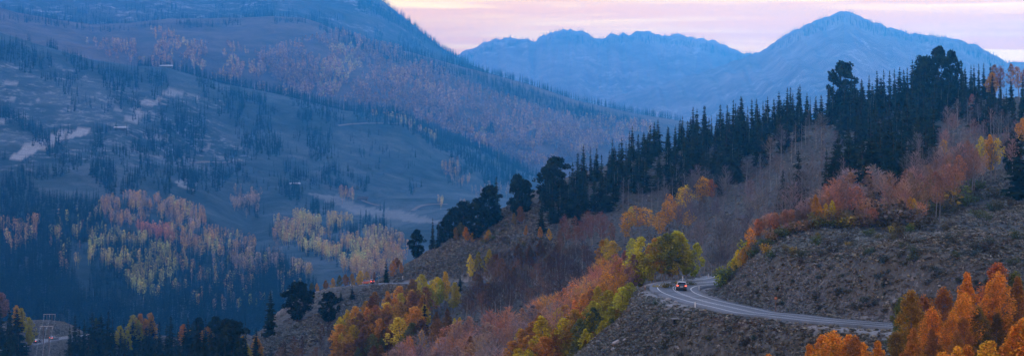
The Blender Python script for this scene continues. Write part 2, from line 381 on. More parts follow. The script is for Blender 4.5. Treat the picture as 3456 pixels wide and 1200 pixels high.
tag(HG.build('hill', hillmat('aspen_slope', (.065,.055,.048), (.12,.09,.075), (.18,.13,.105), (.3,.3,.32), .8), dict(rock=zz, scar=zz)), 'broad pinkish hill of aspens behind the nearer hillside', kind='structure')
U_, V_, X_, D_ = grid_uv(HH); nn = (fbm(X_/90, D_/150, 4, 5), fbm(X_/90, D_/150, 4, 6))
rock = smooth(-.08, .16, nn[0]+np.where(V_ < 110, .12, -.06))*(U_ < 1450)
tag(HH.build('mountain', hillmat('rocky_mountain', (.03,.04,.03), (.06,.06,.05), (.11,.10,.09), (.42,.40,.42), .6), dict(rock=rock, scar=rock*0)), 'high hazy mountain with pale rock bands and a steep right-hand ridge', kind='structure')
for nm, s, lab in (('mountain', HI2, 'distant blue mountain with a pointed summit and long right shoulder'), ('mountain', HI1, 'distant pale blue mountain chain of rounded bumps')):
    U_, V_, X_, D_ = grid_uv(s); nn = fbm(X_/110, D_/200, 4, 9); r = smooth(-.05, .2, nn)
    tag(s.build(nm, hillmat('distant_rock', (.20,.14,.12), (.29,.21,.18), (.40,.30,.27), (.60,.48,.45), .5), dict(rock=r, scar=r*0)), lab, kind='structure')

# ---------------------------------------------------------------- roads
def strip(R, N, bank, o0, o1, dz, i0=0, i1=None, step=1, fade=None):
    i1 = i1 or len(R); idx = np.arange(i0, i1, step); P = []
    for i in idx:
        for o in (o0, o1):
            P.append((R[i, 0]+N[i, 0]*o, R[i, 1]+N[i, 1]*o, R[i, 2]-bank[i]*o+dz))
    F_ = [(2*k, 2*k+1, 2*k+3, 2*k+2) for k in range(len(idx)-1)]
    return P, F_
def road_mat():
    M = Mat('worn_asphalt'); n = M.noise(.5, 5); g = M.noise(6, 3)
    c = M.ramp(n, [(.3, (.12,.13,.155)), (.7, (.175,.19,.22))]); c = M.mix(M.math('MULTIPLY', g, .3), c, (.20,.20,.21))
    c = M.mix(M.attr('wheel')['Fac'], c, M.mix(.5, c, (.10,.105,.12)))
    pt = M.noise(.16, 3, .4); c = M.mix(M.math('MULTIPLY_ADD', pt, 9., -5.2, True), c, (.075,.08,.09))
    return M.bsdf(c, .75, .35, bump=g, bstr=.2, bdist=.02)
asphalt = road_mat()
paint = simple('road_paint', (.78,.76,.74), .6, .3, .15, 1.5)
def road(name, R, N, bank, half, label, lines=True):
    hs = np.array([-half, -half*.72, -half*.45, -half*.2, 0, half*.2, half*.45, half*.72, half]); k = len(hs)
    P = []; wl = []
    for i in range(len(R)):
        for j, o in enumerate(hs):
            P.append((R[i, 0]+N[i, 0]*o, R[i, 1]+N[i, 1]*o, R[i, 2]-bank[i]*o)); wl.append(1. if j in (2, 6) else .0)
    top = len(P)
    for i in range(len(R)):                                  # pavement edge, a hand's breadth thick
        for o in (-half-.05, half+.05): P.append((R[i, 0]+N[i, 0]*o, R[i, 1]+N[i, 1]*o, R[i, 2]-bank[i]*o-.35)); wl.append(0)
    Fq = [(i*k+j, i*k+j+1, (i+1)*k+j+1, (i+1)*k+j) for i in range(len(R)-1) for j in range(k-1)]
    for i in range(len(R)-1):
        a, b = top+2*i, top+2*i+2
        Fq += [(a, i*k, (i+1)*k, b), (i*k+k-1, a+1, b+1, (i+1)*k+k-1)]
    o = tag(obj(name, mesh(name, P, Fq, asphalt, dict(wheel=wl))), label, kind='structure')
    if lines:
        for nm, a, b in (('edge_line', -3.0, -2.82), ('edge_line', 2.82, 3.0)):
            p, f = strip(R, N, bank, a, b, .012); obj(nm, mesh(nm, p, f, paint), o)
        p, f = strip(R, N, bank, -.26, -.14, .012); q, g = strip(R, N, bank, .14, .26, .012)
        obj('centre_line', mesh('centre_line', p+q, f+[tuple(x+len(p) for x in y) for y in g], paint), o)
    return o
RHALF = 4.3
road('road', RA, NA, bankA, RHALF, 'grey two-lane mountain road curving round the hillside with white edge lines')
road('road', RB, NB, np.zeros(len(RB)), 4.2, 'pale valley road seen between the dark conifers', True)
# thin dirt tracks on the far meadow, draped on the hill
dirt = simple('dirt_track', (.20,.17,.15), .95, .1, .25, .02)
def track(pts, w, label, s=HF, dmin=1600):
    P = []; pts = [(a*W, b*W) for a, b in pts]; C_ = []
    for (a, b), (c_, d_) in zip(pts[:-1], pts[1:]):
        n = max(2, int(math.hypot(c_-a, d_-b)/7))
        for t in range(n):
            h = s.hit(a+(c_-a)*t/n, b+(d_-b)*t/n, 0, dmin)
            if h: C_.append(h)
    C_ = np.array(C_)
    for _ in range(3): C_[1:-1, :2] = (C_[:-2, :2]+2*C_[1:-1, :2]+C_[2:, :2])/4
    Nn = frames(C_)
    for p, n in zip(C_, Nn):
        for k in (-w/2, 0, w/2):
            x, y = p[0]+n[0]*k, p[1]+n[1]*k; P.append((x, y, s.z(x, y)+.9))
    Fq = [(3*i+j, 3*i+j+1, 3*i+j+4, 3*i+j+3) for i in range(len(C_)-1) for j in (0, 1)]
    tag(obj('path', mesh('path', P, Fq, dirt)), label, kind='structure')
track([(1126,515),(1100,514),(1070,516),(1050,521),(1040,528),(1025,533)], 6, 'pale dirt track curving over the valley meadow')
track([(1028,309),(1000,312),(930,311),(880,313),(845,318)], 4.5, 'thin pale track along the bare piste')
track([(870,492),(905,503),(935,514),(965,520)], 4, 'short pale track beside the meadow cabin')
track([(610,405),(560,410),(520,408),(470,412)], 6, 'thin track crossing the rocky slope')
# ================================================================ plants
class T:
    """triangle soup builder"""
    def __init__(s): s.v = []; s.f = []; s.a = []
    def tri(s, a, b, c, sh=.5):
        n = len(s.v); s.v += [a, b, c]; s.f.append((n, n+1, n+2)); s.a += [sh]*3
    def tube(s, pts, rad, k=5, sh=.5):
        n0 = len(s.v)
        for p, r in zip(pts, rad):
            for i in range(k):
                t = 2*PI*i/k; s.v.append((p[0]+r*math.cos(t), p[1]+r*math.sin(t), p[2])); s.a.append(sh)
        for j in range(len(pts)-1):
            for i in range(k):
                a = n0+j*k+i; b = n0+j*k+(i+1) % k; s.f += [(a, b, b+k), (a, b+k, a+k)]
    def leaves(s, P, size, R, flat=0.):
        """many small randomly turned leaf triangles at points P"""
        for p in P:
            th = R.uniform(0, 2*PI); z = R.uniform(-1, 1)*(1-flat); q = math.sqrt(max(0, 1-z*z))
            a = np.array([q*math.cos(th), q*math.sin(th), z]); b = np.cross(a, [.3, .2, .9]); b /= np.linalg.norm(b)+1e-6
            e = size*R.uniform(.6, 1.35); sh = R.uniform(0, 1); p = np.asarray(p)
            s.tri(tuple(p+a*e*.6), tuple(p-a*e*.35+b*e*.5), tuple(p-a*e*.35-b*e*.5), sh)
    def arr(s): return np.array(s.v, float), np.array(s.f, int), np.array(s.a, float)
    def mesh(s, name, mat): v, f, a = s.arr(); return mesh(name, v, f, mat, dict(sh=a))

def spruce(H, R, seed, whorls=24, per=9, detail=1, skirt=.05, droop=.35, pw=.85):
    G = np.random.default_rng(seed); t = T(); tr = T()
    lean = G.normal(0, .012, 2)
    tr.tube([(0, 0, -.6), (lean[0]*H*.5, lean[1]*H*.5, H*.5), (lean[0]*H, lean[1]*H, H*.98)], [R*.085+.05, R*.05+.03, .02], 5)
    for w_ in range(whorls):
        f = (w_+G.uniform(0, .7))/whorls; z = H*(skirt+(1-skirt)*f)
        rr = R*((1-f)**pw)*G.uniform(.72, 1.12)+.12; n = max(4, int(per*(1-f*.55)))
        o = G.uniform(0, 6.28); gap = G.uniform() < .12
        for i in range(n):
            if gap and G.uniform() < .5: continue
            an = o+2*PI*i/n+G.normal(0, .18); L = rr*G.uniform(.62, 1.2); dz = -droop*L+G.normal(0, .08)*L
            c, s_ = math.cos(an), math.sin(an); cx, cy = lean[0]*z, lean[1]*z; sh = G.uniform(0, 1)
            wd = L*.30+.10; tip = (cx+c*L, cy+s_*L, z+dz+.12*L); px, py = -s_*wd, c*wd
            if detail:
                m = (cx+c*L*.55, cy+s_*L*.55, z+dz*.45)
                t.tri((cx, cy, z+.15), (m[0]+px, m[1]+py, m[2]-.12*L), tip, sh); t.tri((cx, cy, z+.15), tip, (m[0]-px, m[1]-py, m[2]-.12*L), sh*.9)
                t.tri((m[0]+px*.3, m[1]+py*.3, m[2]), (m[0]+c*L*.25+px*1.2, m[1]+s_*L*.25+py*1.2, m[2]-.2*L), (m[0]+c*L*.3, m[1]+s_*L*.3, m[2]), sh*.8)
                t.tri((m[0]-px*.3, m[1]-py*.3, m[2]), (m[0]+c*L*.2-px*1.1, m[1]+s_*L*.2-py*1.1, m[2]-.22*L), (m[0]+c*L*.3, m[1]+s_*L*.3, m[2]), sh*.8)
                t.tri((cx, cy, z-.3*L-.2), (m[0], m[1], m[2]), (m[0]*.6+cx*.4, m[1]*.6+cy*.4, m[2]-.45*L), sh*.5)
            else:
                t.tri((cx+px*.6, cy+py*.6, z+.3), (cx-px*.6, cy-py*.6, z-.2), tip, sh)
                t.tri((cx, cy, z+.4), (cx+c*L*.7+px, cy+s_*L*.7+py, z+dz), (cx+c*L*.7-px, cy+s_*L*.7-py, z+dz), sh)
    t.tri((-.12, 0, H*.93), (.12, 0, H*.93), (lean[0]*H, lean[1]*H, H*1.02), .5); t.tri((0, -.12, H*.93), (0, .12, H*.93), (lean[0]*H, lean[1]*H, H*1.02), .5)
    return tr, t
def pine(H, R, seed, nc=70, per=26, size=.5):
    """bushy round-headed pine: tufts on upturned limbs"""
    G = np.random.default_rng(seed); t = T(); tr = T()
    tr.tube([(0, 0, -.6), (.1, 0, H*.4), (G.normal(0, .3), G.normal(0, .3), H*.85)], [R*.09, R*.06, .06], 6)
    tops = [(G.uniform(-.45, .45)*R, G.uniform(-.45, .45)*R, H*G.uniform(.78, 1)) for _ in range(5)]
    for i in range(nc):
        f = G.uniform(.08, 1); an = G.uniform(0, 6.28); prof = math.sin(min(1, f*1.15+.12)*PI*.5)*(1 if f < .62 else max(.12, 1-((f-.62)/.42)**1.7))
        r = R*prof*G.uniform(.35, 1.08)
        x, y, z = r*math.cos(an), r*math.sin(an), f*H*.97
        if i < 5: x, y, z = tops[i]
        if i % 3 == 0: tr.tube([(0, 0, max(.2, z-r*.7)), (x*.55, y*.55, z-r*.3), (x, y, z)], [.11, .07, .03], 3)
        cr = R*G.uniform(.16, .27)
        d = G.normal(0, 1, (per, 3)); d /= np.linalg.norm(d, axis=1)[:, None]; d *= (G.uniform(.3, 1, (per, 1))**.5)*cr; d[:, 2] *= .75
        t.leaves(d+[x, y, z], size, G)
    return tr, t
def aspen(H, R, seed, nc=42, per=60, size=.32, base=.25, pointed=.5, leafy=1.):
    G = np.random.default_rng(seed); t = T(); tr = T(); b = G.normal(0, .03, 2)
    mid = (b[0]*H, b[1]*H, H*.5); top = (b[0]*H*1.5, b[1]*H*1.5, H*.95)
    tr.tube([(0, 0, -.6), (b[0]*H*.3, b[1]*H*.3, H*.25), mid, top], [.14+H*.004, .11, .08, .02], 5)
    for i in range(nc):
        f = base+(1-base)*(i+G.uniform(0, 1))/nc; an = i*2.399+G.normal(0, .5)
        g = (f-base)/(1-base)
        prof = (math.sin(min(1, g*2.2+.15)*PI/2))*(1-g**(1.3+pointed))**(.5+pointed*.5)
        r = R*prof*G.uniform(.25, 1.12); cx, cy = b[0]*H*f*1.5, b[1]*H*f*1.5
        x, y, z = cx+r*math.cos(an), cy+r*math.sin(an), f*H
        if i % 3 == 0: tr.tube([(cx*.9, cy*.9, z-r*.9-.2), (x*.6+cx*.4, y*.6+cy*.4, z-r*.35), (x, y, z)], [.06, .04, .015], 3)
        cr = R*G.uniform(.2, .36)*(.7+.5*prof); n = int(per*G.uniform(.5, 1.3)*leafy)
        if n <= 0: continue
        d = G.normal(0, 1, (n, 3)); d /= np.linalg.norm(d, axis=1)[:, None]; d *= (G.uniform(.15, 1, (n, 1))**.45)*cr; d[:, 2] *= 1.25
        t.leaves(d+[x, y, z], size, G)
    return tr, t
def bare(H, R, seed, limbs=22, twigs=7, k=1.):
    """leafless aspen: pale stem, rising limbs, a haze of fine twigs"""
    G = np.random.default_rng(seed); t = T(); tr = T(); b = G.normal(0, .035, 2)
    tr.tube([(0, 0, -.6), (b[0]*H*.5, b[1]*H*.5, H*.4), (b[0]*H, b[1]*H, H*.8), (b[0]*H, b[1]*H, H)], [.13, .10, .05, .015], 4)
    for i in range(limbs):
        f = .38+.58*(i+G.uniform())/limbs; an = i*2.399+G.normal(0, .4); L = R*(1.15-.8*(f-.38)/.6)*G.uniform(.7, 1.25)
        p0 = np.array([b[0]*H*f, b[1]*H*f, f*H]); dr = np.array([math.cos(an), math.sin(an), G.uniform(.7, 1.3)]); p1 = p0+dr*L*.75
        n = np.cross(dr, [0, 0, 1]); n /= np.linalg.norm(n); e = .035*k
        t.tri(tuple(p0+n*e), tuple(p0-n*e), tuple(p1), .5); m = np.array([0, 0, e]); t.tri(tuple(p0+m), tuple(p0-m), tuple(p1), .5)
        for j in range(twigs):
            s0 = p0+(p1-p0)*G.uniform(.25, 1.); d2 = dr*.5+G.normal(0, .55, 3); d2[2] = abs(d2[2])+.25; q = s0+d2*L*G.uniform(.3, .62)
            n = np.cross(d2, G.normal(0, 1, 3)); n /= np.linalg.norm(n)+1e-6; w_ = .028*k
            t.tri(tuple(s0+n*w_), tuple(s0-n*w_), tuple(q), G.uniform(0, 1))
    return tr, t
def bush(R, seed, per=150, size=.25):
    G = np.random.default_rng(seed); t = T(); tr = T()
    for i in range(7):
        an = G.uniform(0, 6.28); r = R*G.uniform(.1, .8); h = R*G.uniform(.6, 1.25)*(1.1-.5*r/R)
        tr.tube([(0, 0, -.3), (r*.6*math.cos(an), r*.6*math.sin(an), h*.5), (r*math.cos(an), r*math.sin(an), h)], [.05, .035, .015], 3)
        d = G.normal(0, 1, (per//7, 3)); d /= np.linalg.norm(d, axis=1)[:, None]; d *= (G.uniform(.1, 1, (len(d), 1))**.5)*R*.45
        t.leaves(d+[r*math.cos(an), r*math.sin(an), h*.8], size, G)
    return tr, t

# ---- plant materials
def leafmat(name, usetint, trans=.42, lo=.6, hi=1.5, grad=True):
    M = Mat(name)
    c = M.attr('tint')['Color'] if usetint else M.n('ShaderNodeObjectInfo').outputs['Color']
    sh = M.attr('sh')['Fac']
    v = M.math('MULTIPLY_ADD', sh, hi-lo, lo)
    cb = M.n('ShaderNodeVectorMath'); cb.operation = 'SCALE'; M.l(c, cb.inputs[0]); M.l(v, cb.inputs['Scale'])
    big = M.noise(.55, 2, .5)
    c2 = M.mix(M.math('MULTIPLY_ADD', big, 2.2, -.95, True), cb.outputs[0], M.mix(.55, cb.outputs[0], (.10,.11,.025)))
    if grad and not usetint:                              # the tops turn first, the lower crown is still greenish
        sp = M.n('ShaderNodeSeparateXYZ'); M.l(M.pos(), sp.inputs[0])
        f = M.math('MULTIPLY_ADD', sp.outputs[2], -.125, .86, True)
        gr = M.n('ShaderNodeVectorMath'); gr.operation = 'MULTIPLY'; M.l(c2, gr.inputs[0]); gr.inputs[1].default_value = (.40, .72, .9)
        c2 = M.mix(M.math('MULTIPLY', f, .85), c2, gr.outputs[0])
    d = M.n('ShaderNodeBsdfDiffuse'); M.l(c2, d.inputs[0])
    tl = M.n('ShaderNodeBsdfTranslucent'); M.l(c2, tl.inputs[0])
    mx = M.n('ShaderNodeMixShader'); mx.inputs[0].default_value = trans; M.l(d.outputs[0], mx.inputs[1]); M.l(tl.outputs[0], mx.inputs[2])
    M.l(mx.outputs[0], M.out.inputs[0]); return M.m
def twigmat(name, usetint):
    M = Mat(name); c = M.attr('tint')['Color'] if usetint else M.n('ShaderNodeObjectInfo').outputs['Color']
    v = M.math('MULTIPLY_ADD', M.attr('sh')['Fac'], .7, .65)
    cb = M.n('ShaderNodeVectorMath'); cb.operation = 'SCALE'; M.l(c, cb.inputs[0]); M.l(v, cb.inputs['Scale'])
    return M.bsdf(cb.outputs[0], .9, .1)
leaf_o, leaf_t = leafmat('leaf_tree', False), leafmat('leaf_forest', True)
ndl_o, ndl_t = leafmat('needle_tree', False, .08, .6, 1.3, False), leafmat('needle_forest', True, .08, .6, 1.3, False)
twg_o, twg_t = twigmat('twig_tree', False), twigmat('twig_forest', True)
bark_pale = simple('pale_bark', (.20,.185,.185), .9, .1, .35, 1.5)
bark_dark = simple('dark_bark', (.07,.05,.04), .95, .1, .35, 1.5)

# ---- one of each kind (trunk + crown), then copies that share its meshes
def kindset(kind, gens, leafm, barkm):
    out = []
    for H, (tr, cr) in gens:
        out.append((H, tr.mesh(kind+'_trunk', barkm), cr.mesh(kind+'_crown', leafm)))
    return out
KIND = {}
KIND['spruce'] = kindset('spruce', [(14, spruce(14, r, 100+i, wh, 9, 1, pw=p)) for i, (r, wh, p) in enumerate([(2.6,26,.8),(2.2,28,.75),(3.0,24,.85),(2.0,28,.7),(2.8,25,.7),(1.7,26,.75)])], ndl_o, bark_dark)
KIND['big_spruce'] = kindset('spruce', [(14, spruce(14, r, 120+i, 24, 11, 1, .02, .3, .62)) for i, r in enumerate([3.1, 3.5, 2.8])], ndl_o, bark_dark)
KIND['pine'] = kindset('pine', [(12, pine(12, r, 140+i, 110, 42, .62)) for i, r in enumerate([3.6, 4.4, 4.0, 3.2])], ndl_o, bark_dark)
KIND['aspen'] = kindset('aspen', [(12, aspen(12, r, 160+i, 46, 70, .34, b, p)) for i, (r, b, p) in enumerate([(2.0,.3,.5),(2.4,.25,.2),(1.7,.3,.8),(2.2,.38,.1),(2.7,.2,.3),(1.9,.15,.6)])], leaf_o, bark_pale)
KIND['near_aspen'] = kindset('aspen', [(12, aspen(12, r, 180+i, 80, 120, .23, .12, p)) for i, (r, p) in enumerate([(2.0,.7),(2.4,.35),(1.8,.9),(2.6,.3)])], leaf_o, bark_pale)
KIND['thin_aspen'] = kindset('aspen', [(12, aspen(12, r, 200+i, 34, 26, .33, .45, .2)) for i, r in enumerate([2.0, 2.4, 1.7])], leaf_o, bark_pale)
KIND['bare_aspen'] = kindset('aspen', [(12, bare(12, r, 220+i)) for i, r in enumerate([2.0, 2.4, 1.7, 2.2, 1.5])], twg_o, bark_pale)
KIND['twiggy'] = kindset('aspen', [(10, bare(10, r, 240+i, 34, 11, 1.5)) for i, r in enumerate([2.4, 2.8, 2.1])], twg_o, bark_pale)
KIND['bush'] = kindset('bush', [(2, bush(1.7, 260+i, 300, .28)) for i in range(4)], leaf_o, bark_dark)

NAME = dict(spruce='spruce_tree', big_spruce='spruce_tree', pine='pine_tree', aspen='aspen_tree', near_aspen='aspen_tree', thin_aspen='aspen_tree', bare_aspen='bare_aspen_tree', twiggy='bare_aspen_tree', bush='shrub')
CATN = dict(spruce='spruce tree', big_spruce='spruce tree', pine='pine tree', aspen='aspen tree', near_aspen='aspen tree', thin_aspen='aspen tree', bare_aspen='bare tree', twiggy='bare tree', bush='shrub')
PLANTS = []
def plant(kind, u, v, h, col, dmin=0, dmax=1e9, desc='', group='', wide=1., base=False, label=None, sheet=None, var=None):
    """stand one plant so that its top shows at photo pixel (u, v)"""
    s = sheet or G0
    for k in range(30):
        p = s.hit(u, v, 0 if base else h*.97, dmin, dmax)
        if p: break
        v += 6
    if not p: return None
    if not base:                                        # standing nearer than meant: keep the crown top where the photo has it
        h = min(h, max(h*.45, -(v-HV)/F*p[1]-p[2]+.1))
    i = random.randrange(len(KIND[kind])) if var is None else var
    H, tm, cm = KIND[kind][i]; sc = h/H
    o = empty(NAME[kind], (p[0], p[1], p[2]-.1), random.uniform(0, 6.28))
    wd = wide*(random.uniform(.75, 1.3) if 'spruce' in kind else random.uniform(.88, 1.15))
    o.scale = (sc*wd, sc*wd, sc)
    for nm, me in (('trunk', tm), ('crown', cm)):
        c = obj(nm, me, o); c.color = (*col, 1)
    PLANTS.append(dict(o=o, kind=kind, u=u, v=HV-(p[2]+h)/p[1]*F, vb=HV-p[2]/p[1]*F, d=p[1], h=h, desc=desc, group=group, label=label, pos=(p[0], p[1])))
    return o
def jit(c, a=.18):
    k = random.uniform(1-a, 1+a); return tuple(min(.9, max(.004, x*k*random.uniform(1-a*.5, 1+a*.5))) for x in c)
def darts(poly, n, sx, sy, seed, tries=60):
    G = random.Random(seed); xs = [p[0] for p in poly]; ys = [p[1] for p in poly]; out = []
    for _ in range(n*tries):
        if len(out) >= n: break
        x, y = G.uniform(min(xs), max(xs)), G.uniform(min(ys), max(ys))
        if not inpoly(np.array([x]), np.array([y]), poly)[0]: continue
        if any(((x-a)/sx)**2+((y-b)/sy)**2 < 1 for a, b in out): continue
        out.append((x, y))
    return out
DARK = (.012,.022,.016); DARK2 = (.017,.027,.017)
Y = (.80,.60,.04); YG = (.60,.52,.045); O = (.82,.42,.05); RO = (.62,.28,.15); OL = (.18,.19,.055); BR = (.19,.11,.07); GO = (.70,.38,.045)
PG = (.36,.27,.26); PK = (.42,.26,.21); GR = (.135,.125,.135); DK = (.085,.06,.055)
def patch(kind, poly, n, sx, sy, hr, cols, seed, desc, group, **k):
    for x, y in darts(pl(poly), n, sx, sy, seed):
        kd = random.choice(kind) if isinstance(kind, (list, tuple)) else kind
        plant(kd, x, y, random.uniform(*hr), jit(random.choice(cols)), desc=desc, group=group, **k)

# ---- conifers of the ridge ----------------------------------------------------------------------
g_r = 'dark conifers along the ridge'
def one(kind, x, y, h, col=DARK, label=None, wide=1., dmin=430, group=g_r, base=False, **k):
    return plant(kind, x*W, y*W, h, jit(col, .1), dmin, group=group, label=label, wide=wide, desc='dark conifer', base=base, **k)
one('pine', 1048, 578, 10.3, wide=1.15)
PLANTS[-1]['label'] = 'bushy round pine standing alone at the lower end of the ridge skyline'
one('spruce', 1088, 542, 11.5, label='narrow spruce just right of the lone round pine', wide=.9)
one('spruce', 1103, 556, 9.5, label='small narrow spruce second to the right of the lone round pine', wide=.9)
one('pine', 1145, 512, 11, label='broad pine at the left end of the ridge pine row')
one('pine', 1166, 505, 12, wide=.85, label='rounded pine second in the ridge pine row')
one('pine', 1200, 498, 14, label='tall dark pine in the middle of the ridge pine row')
one('spruce', 1248, 443, 16, label='tallest narrow spire of the ridge pine row', wide=1.3)
one('pine', 1232, 468, 14, label='dense pine hugging the tallest spire of the pine row')
one('pine', 1302, 440, 14, wide=.85, label='big round-topped pine between the pine row and the forest')
one('pine', 1322, 452, 11, label='smaller pine leaning on the big round-topped pine')
one('pine', 1400, 395, 15, wide=.85, label='large rounded pine at the left edge of the ridge forest')
one('pine', 1372, 420, 12, label='dark pine below left of the large rounded pine')
one('pine', 1120, 545, 8, label='low dark pine between the narrow spruces and the pine row')
one('big_spruce', 680, 730, 14, label='tall pointed spruce at the foot of the ridge, lower left', wide=.75)
one('pine', 748, 708, 12.5, label='big bushy pine at the foot of the ridge beside the tall pointed spruce', wide=1.2)
one('pine', 828, 735, 9.5, label='medium bushy pine on the lower sage slope', wide=1.25)
one('big_spruce', 972, 655, 7.5, label='small dark spruce just right of the car with red lights', wide=.8)
one('spruce', 1157, 678, 6.5, label='lone small black spruce on the sage slope above the yellow aspens', wide=1.5)
one('spruce', 858, 730, 3.5, label='tiny dark spruce on the sage below the red-lit car, left one', wide=1.6)
one('spruce', 886, 722, 4., label='tiny dark spruce on the sage below the red-lit car, right one', wide=1.6)
one('spruce', 680, 868, 8, label='dark spruce top cut by the bottom of the photo, on the lower ridge', wide=1.2)
one('big_spruce', 575, 815, 14, label='broad dark conifer left of the ridge foot', group='valley conifers')
one('spruce', 1068, 745, 13, label='slim dark spruce squeezed among the golden aspens', wide=.9)
one('spruce', 1252, 862, 9, label='dark spruce top poking out of the pink leafless aspens at the bottom')
one('pine', 2120, 152, 20, label='ragged many-topped pine on the skyline, second broadest', wide=.85)
one('pine', 2326, 140, 20, label='huge domed pine on the skyline, left half of the dome', wide=.6)
one('pine', 2362, 120, 22, label='huge domed pine, tallest and broadest of the skyline', wide=.7)
one('pine', 2392, 128, 20, label='huge domed pine on the skyline, right half of the dome', wide=.6)
one('big_spruce', 2172, 540, 14.5, (.016,.022,.018), base=True, dmin=395, label='big drooping spruce in front of the orange aspens')
one('big_spruce', 2330, 455, 12.5, (.016,.022,.018), base=True, dmin=400, label='ragged black spruce leaning over the bare aspens right of the forest')
one('spruce', 1810, 402, 11, label='spruce standing apart at the upper edge of the bare aspens, below the forest', wide=1.35)
one('big_spruce', 1970, 524, 9.5, base=True, dmin=455, label='smaller of two spruces rising out of the bare grey aspens', wide=.8)
one('big_spruce', 2011, 524, 14, base=True, dmin=455, label='taller of two spruces rising out of the bare grey aspens', wide=.8)
one('big_spruce', 1686, 402, 8, label='lone spruce on the open brown patch below the ridge forest')
one('big_spruce', 1625, 345, 10.5, label='dark broad spruce at the bottom edge of the ridge forest, beside the open patch')
one('big_spruce', 2100, 563, 3.2, (.03,.045,.03), label='waist-high round young spruce at the top of the sage slope', wide=1.3)
one('big_spruce', 2565, 335, 13, label='black spruce filling the right edge below the orange crown', wide=1.2)
one('pine', 2545, 345, 8, label='low dark conifer left of the black spruce at the right edge')
one('big_spruce', 2528, 275, 6, label='small dark spruce among the pink bare crowns at upper right')
one('big_spruce', 2112, 330, 14, label='broad dark spruce at the lower fringe of the forest above the drooping spruce')
one('big_spruce', 2010, 270, 11, label='dark spruce standing in front of the pale twigs under the skyline')
forest = [(1340,455),(1430,400),(1470,370),(1500,385),(1560,345),(1590,318),(1640,295),(1690,290),(1745,255),(1780,262),(1825,232),(1865,212),(1900,228),(1950,205),(1990,180),(2020,178),(2060,225),(2120,200),(2160,160),(2200,150),(2240,170),(2280,135),(2330,150),(2400,160),(2430,165),(2440,215),(2380,240),(2340,300),(2300,325),(2230,330),(2180,300),(2120,290),(2100,250),(2040,230),(2000,250),(1950,290),(1880,320),(1840,330),(1780,330),(1700,340),(1600,350),(1560,380),(1520,400),(1450,440),(1370,470)]
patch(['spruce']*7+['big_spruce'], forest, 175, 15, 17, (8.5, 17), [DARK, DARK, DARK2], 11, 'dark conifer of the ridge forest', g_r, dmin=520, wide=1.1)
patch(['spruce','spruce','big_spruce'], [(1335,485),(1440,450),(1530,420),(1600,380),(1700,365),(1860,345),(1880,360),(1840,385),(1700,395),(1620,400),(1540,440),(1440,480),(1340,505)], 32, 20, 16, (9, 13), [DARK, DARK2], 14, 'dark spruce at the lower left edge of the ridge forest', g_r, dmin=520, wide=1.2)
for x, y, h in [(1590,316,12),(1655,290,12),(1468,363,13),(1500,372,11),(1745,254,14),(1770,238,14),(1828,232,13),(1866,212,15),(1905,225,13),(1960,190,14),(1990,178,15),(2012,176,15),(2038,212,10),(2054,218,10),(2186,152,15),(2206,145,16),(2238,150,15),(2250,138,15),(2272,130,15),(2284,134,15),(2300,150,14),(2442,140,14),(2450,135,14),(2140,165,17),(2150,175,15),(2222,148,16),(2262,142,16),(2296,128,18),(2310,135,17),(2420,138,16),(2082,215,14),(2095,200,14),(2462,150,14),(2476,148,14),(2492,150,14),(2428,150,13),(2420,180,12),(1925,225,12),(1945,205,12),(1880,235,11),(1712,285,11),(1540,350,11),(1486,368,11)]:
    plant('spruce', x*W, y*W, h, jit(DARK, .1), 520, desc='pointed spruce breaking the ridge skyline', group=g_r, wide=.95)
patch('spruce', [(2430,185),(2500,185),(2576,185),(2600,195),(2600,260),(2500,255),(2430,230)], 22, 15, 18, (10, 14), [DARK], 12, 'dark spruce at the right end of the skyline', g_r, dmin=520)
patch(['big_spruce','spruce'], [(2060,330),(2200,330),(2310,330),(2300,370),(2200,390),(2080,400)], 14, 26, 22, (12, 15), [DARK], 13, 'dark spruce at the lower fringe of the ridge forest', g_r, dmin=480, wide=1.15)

# ---- conifers in the valley bottom left -----------------------------------------------------------
g_v = 'dark conifers round the valley road'
patch(['spruce','spruce','big_spruce'], [(-20,742),(25,738),(45,780),(58,830),(50,900),(-20,900)], 16, 16, 24, (17, 21), [DARK], 21, 'dark spruce left of the valley road', g_v, dmin=700, dmax=975, wide=1.2)
patch(['spruce','spruce','big_spruce'], [(165,790),(200,768),(280,770),(300,800),(420,780),(520,790),(560,810),(560,900),(160,900)], 66, 18, 24, (16, 20), [DARK], 22, 'dark spruce right of the valley road', g_v, dmin=700, dmax=1035, wide=1.2)
patch(['spruce','spruce','big_spruce'], [(50,880),(170,880),(170,900),(40,900)], 7, 18, 12, (10, 13), [DARK], 24, 'dark spruce low in front of the valley road', g_v, dmin=640, dmax=960, wide=1.2)
patch(['spruce','spruce','spruce'], [(300,835),(560,835),(660,850),(620,894),(300,894)], 30, 20, 16, (13, 17), [DARK], 25, 'dark conifer in the lower valley wood', g_v, dmin=600, dmax=1035, wide=1.2)
patch(['spruce','pine'], [(480,800),(560,790),(640,800),(650,840),(600,880),(480,880)], 14, 22, 20, (12, 16), [DARK], 23, 'dark conifer between the valley and the ridge foot', g_v, dmin=640, dmax=1035)
ga = 'yellow aspens among the valley conifers'
for x, y, h, c in [(48,768,14,GO),(60,775,14,YG),(82,800,13,YG),(75,820,11,YG),(5,738,16,PK),(330,795,15,YG),(300,820,13,YG),(355,790,15,GO),(375,788,15,GO),(345,805,14,YG),(320,830,12,YG),(462,815,12,GO),(475,830,11,GO),(515,822,12,GO),(600,840,9,Y),(612,845,8,O),(385,805,13,GO),(240,800,13,OL)]:
    plant('aspen', x*W, y*W, h, jit(tuple(q*.85 for q in c)), 700, 1035, desc='yellow aspen among the dark valley conifers', group=ga, wide=1.3)

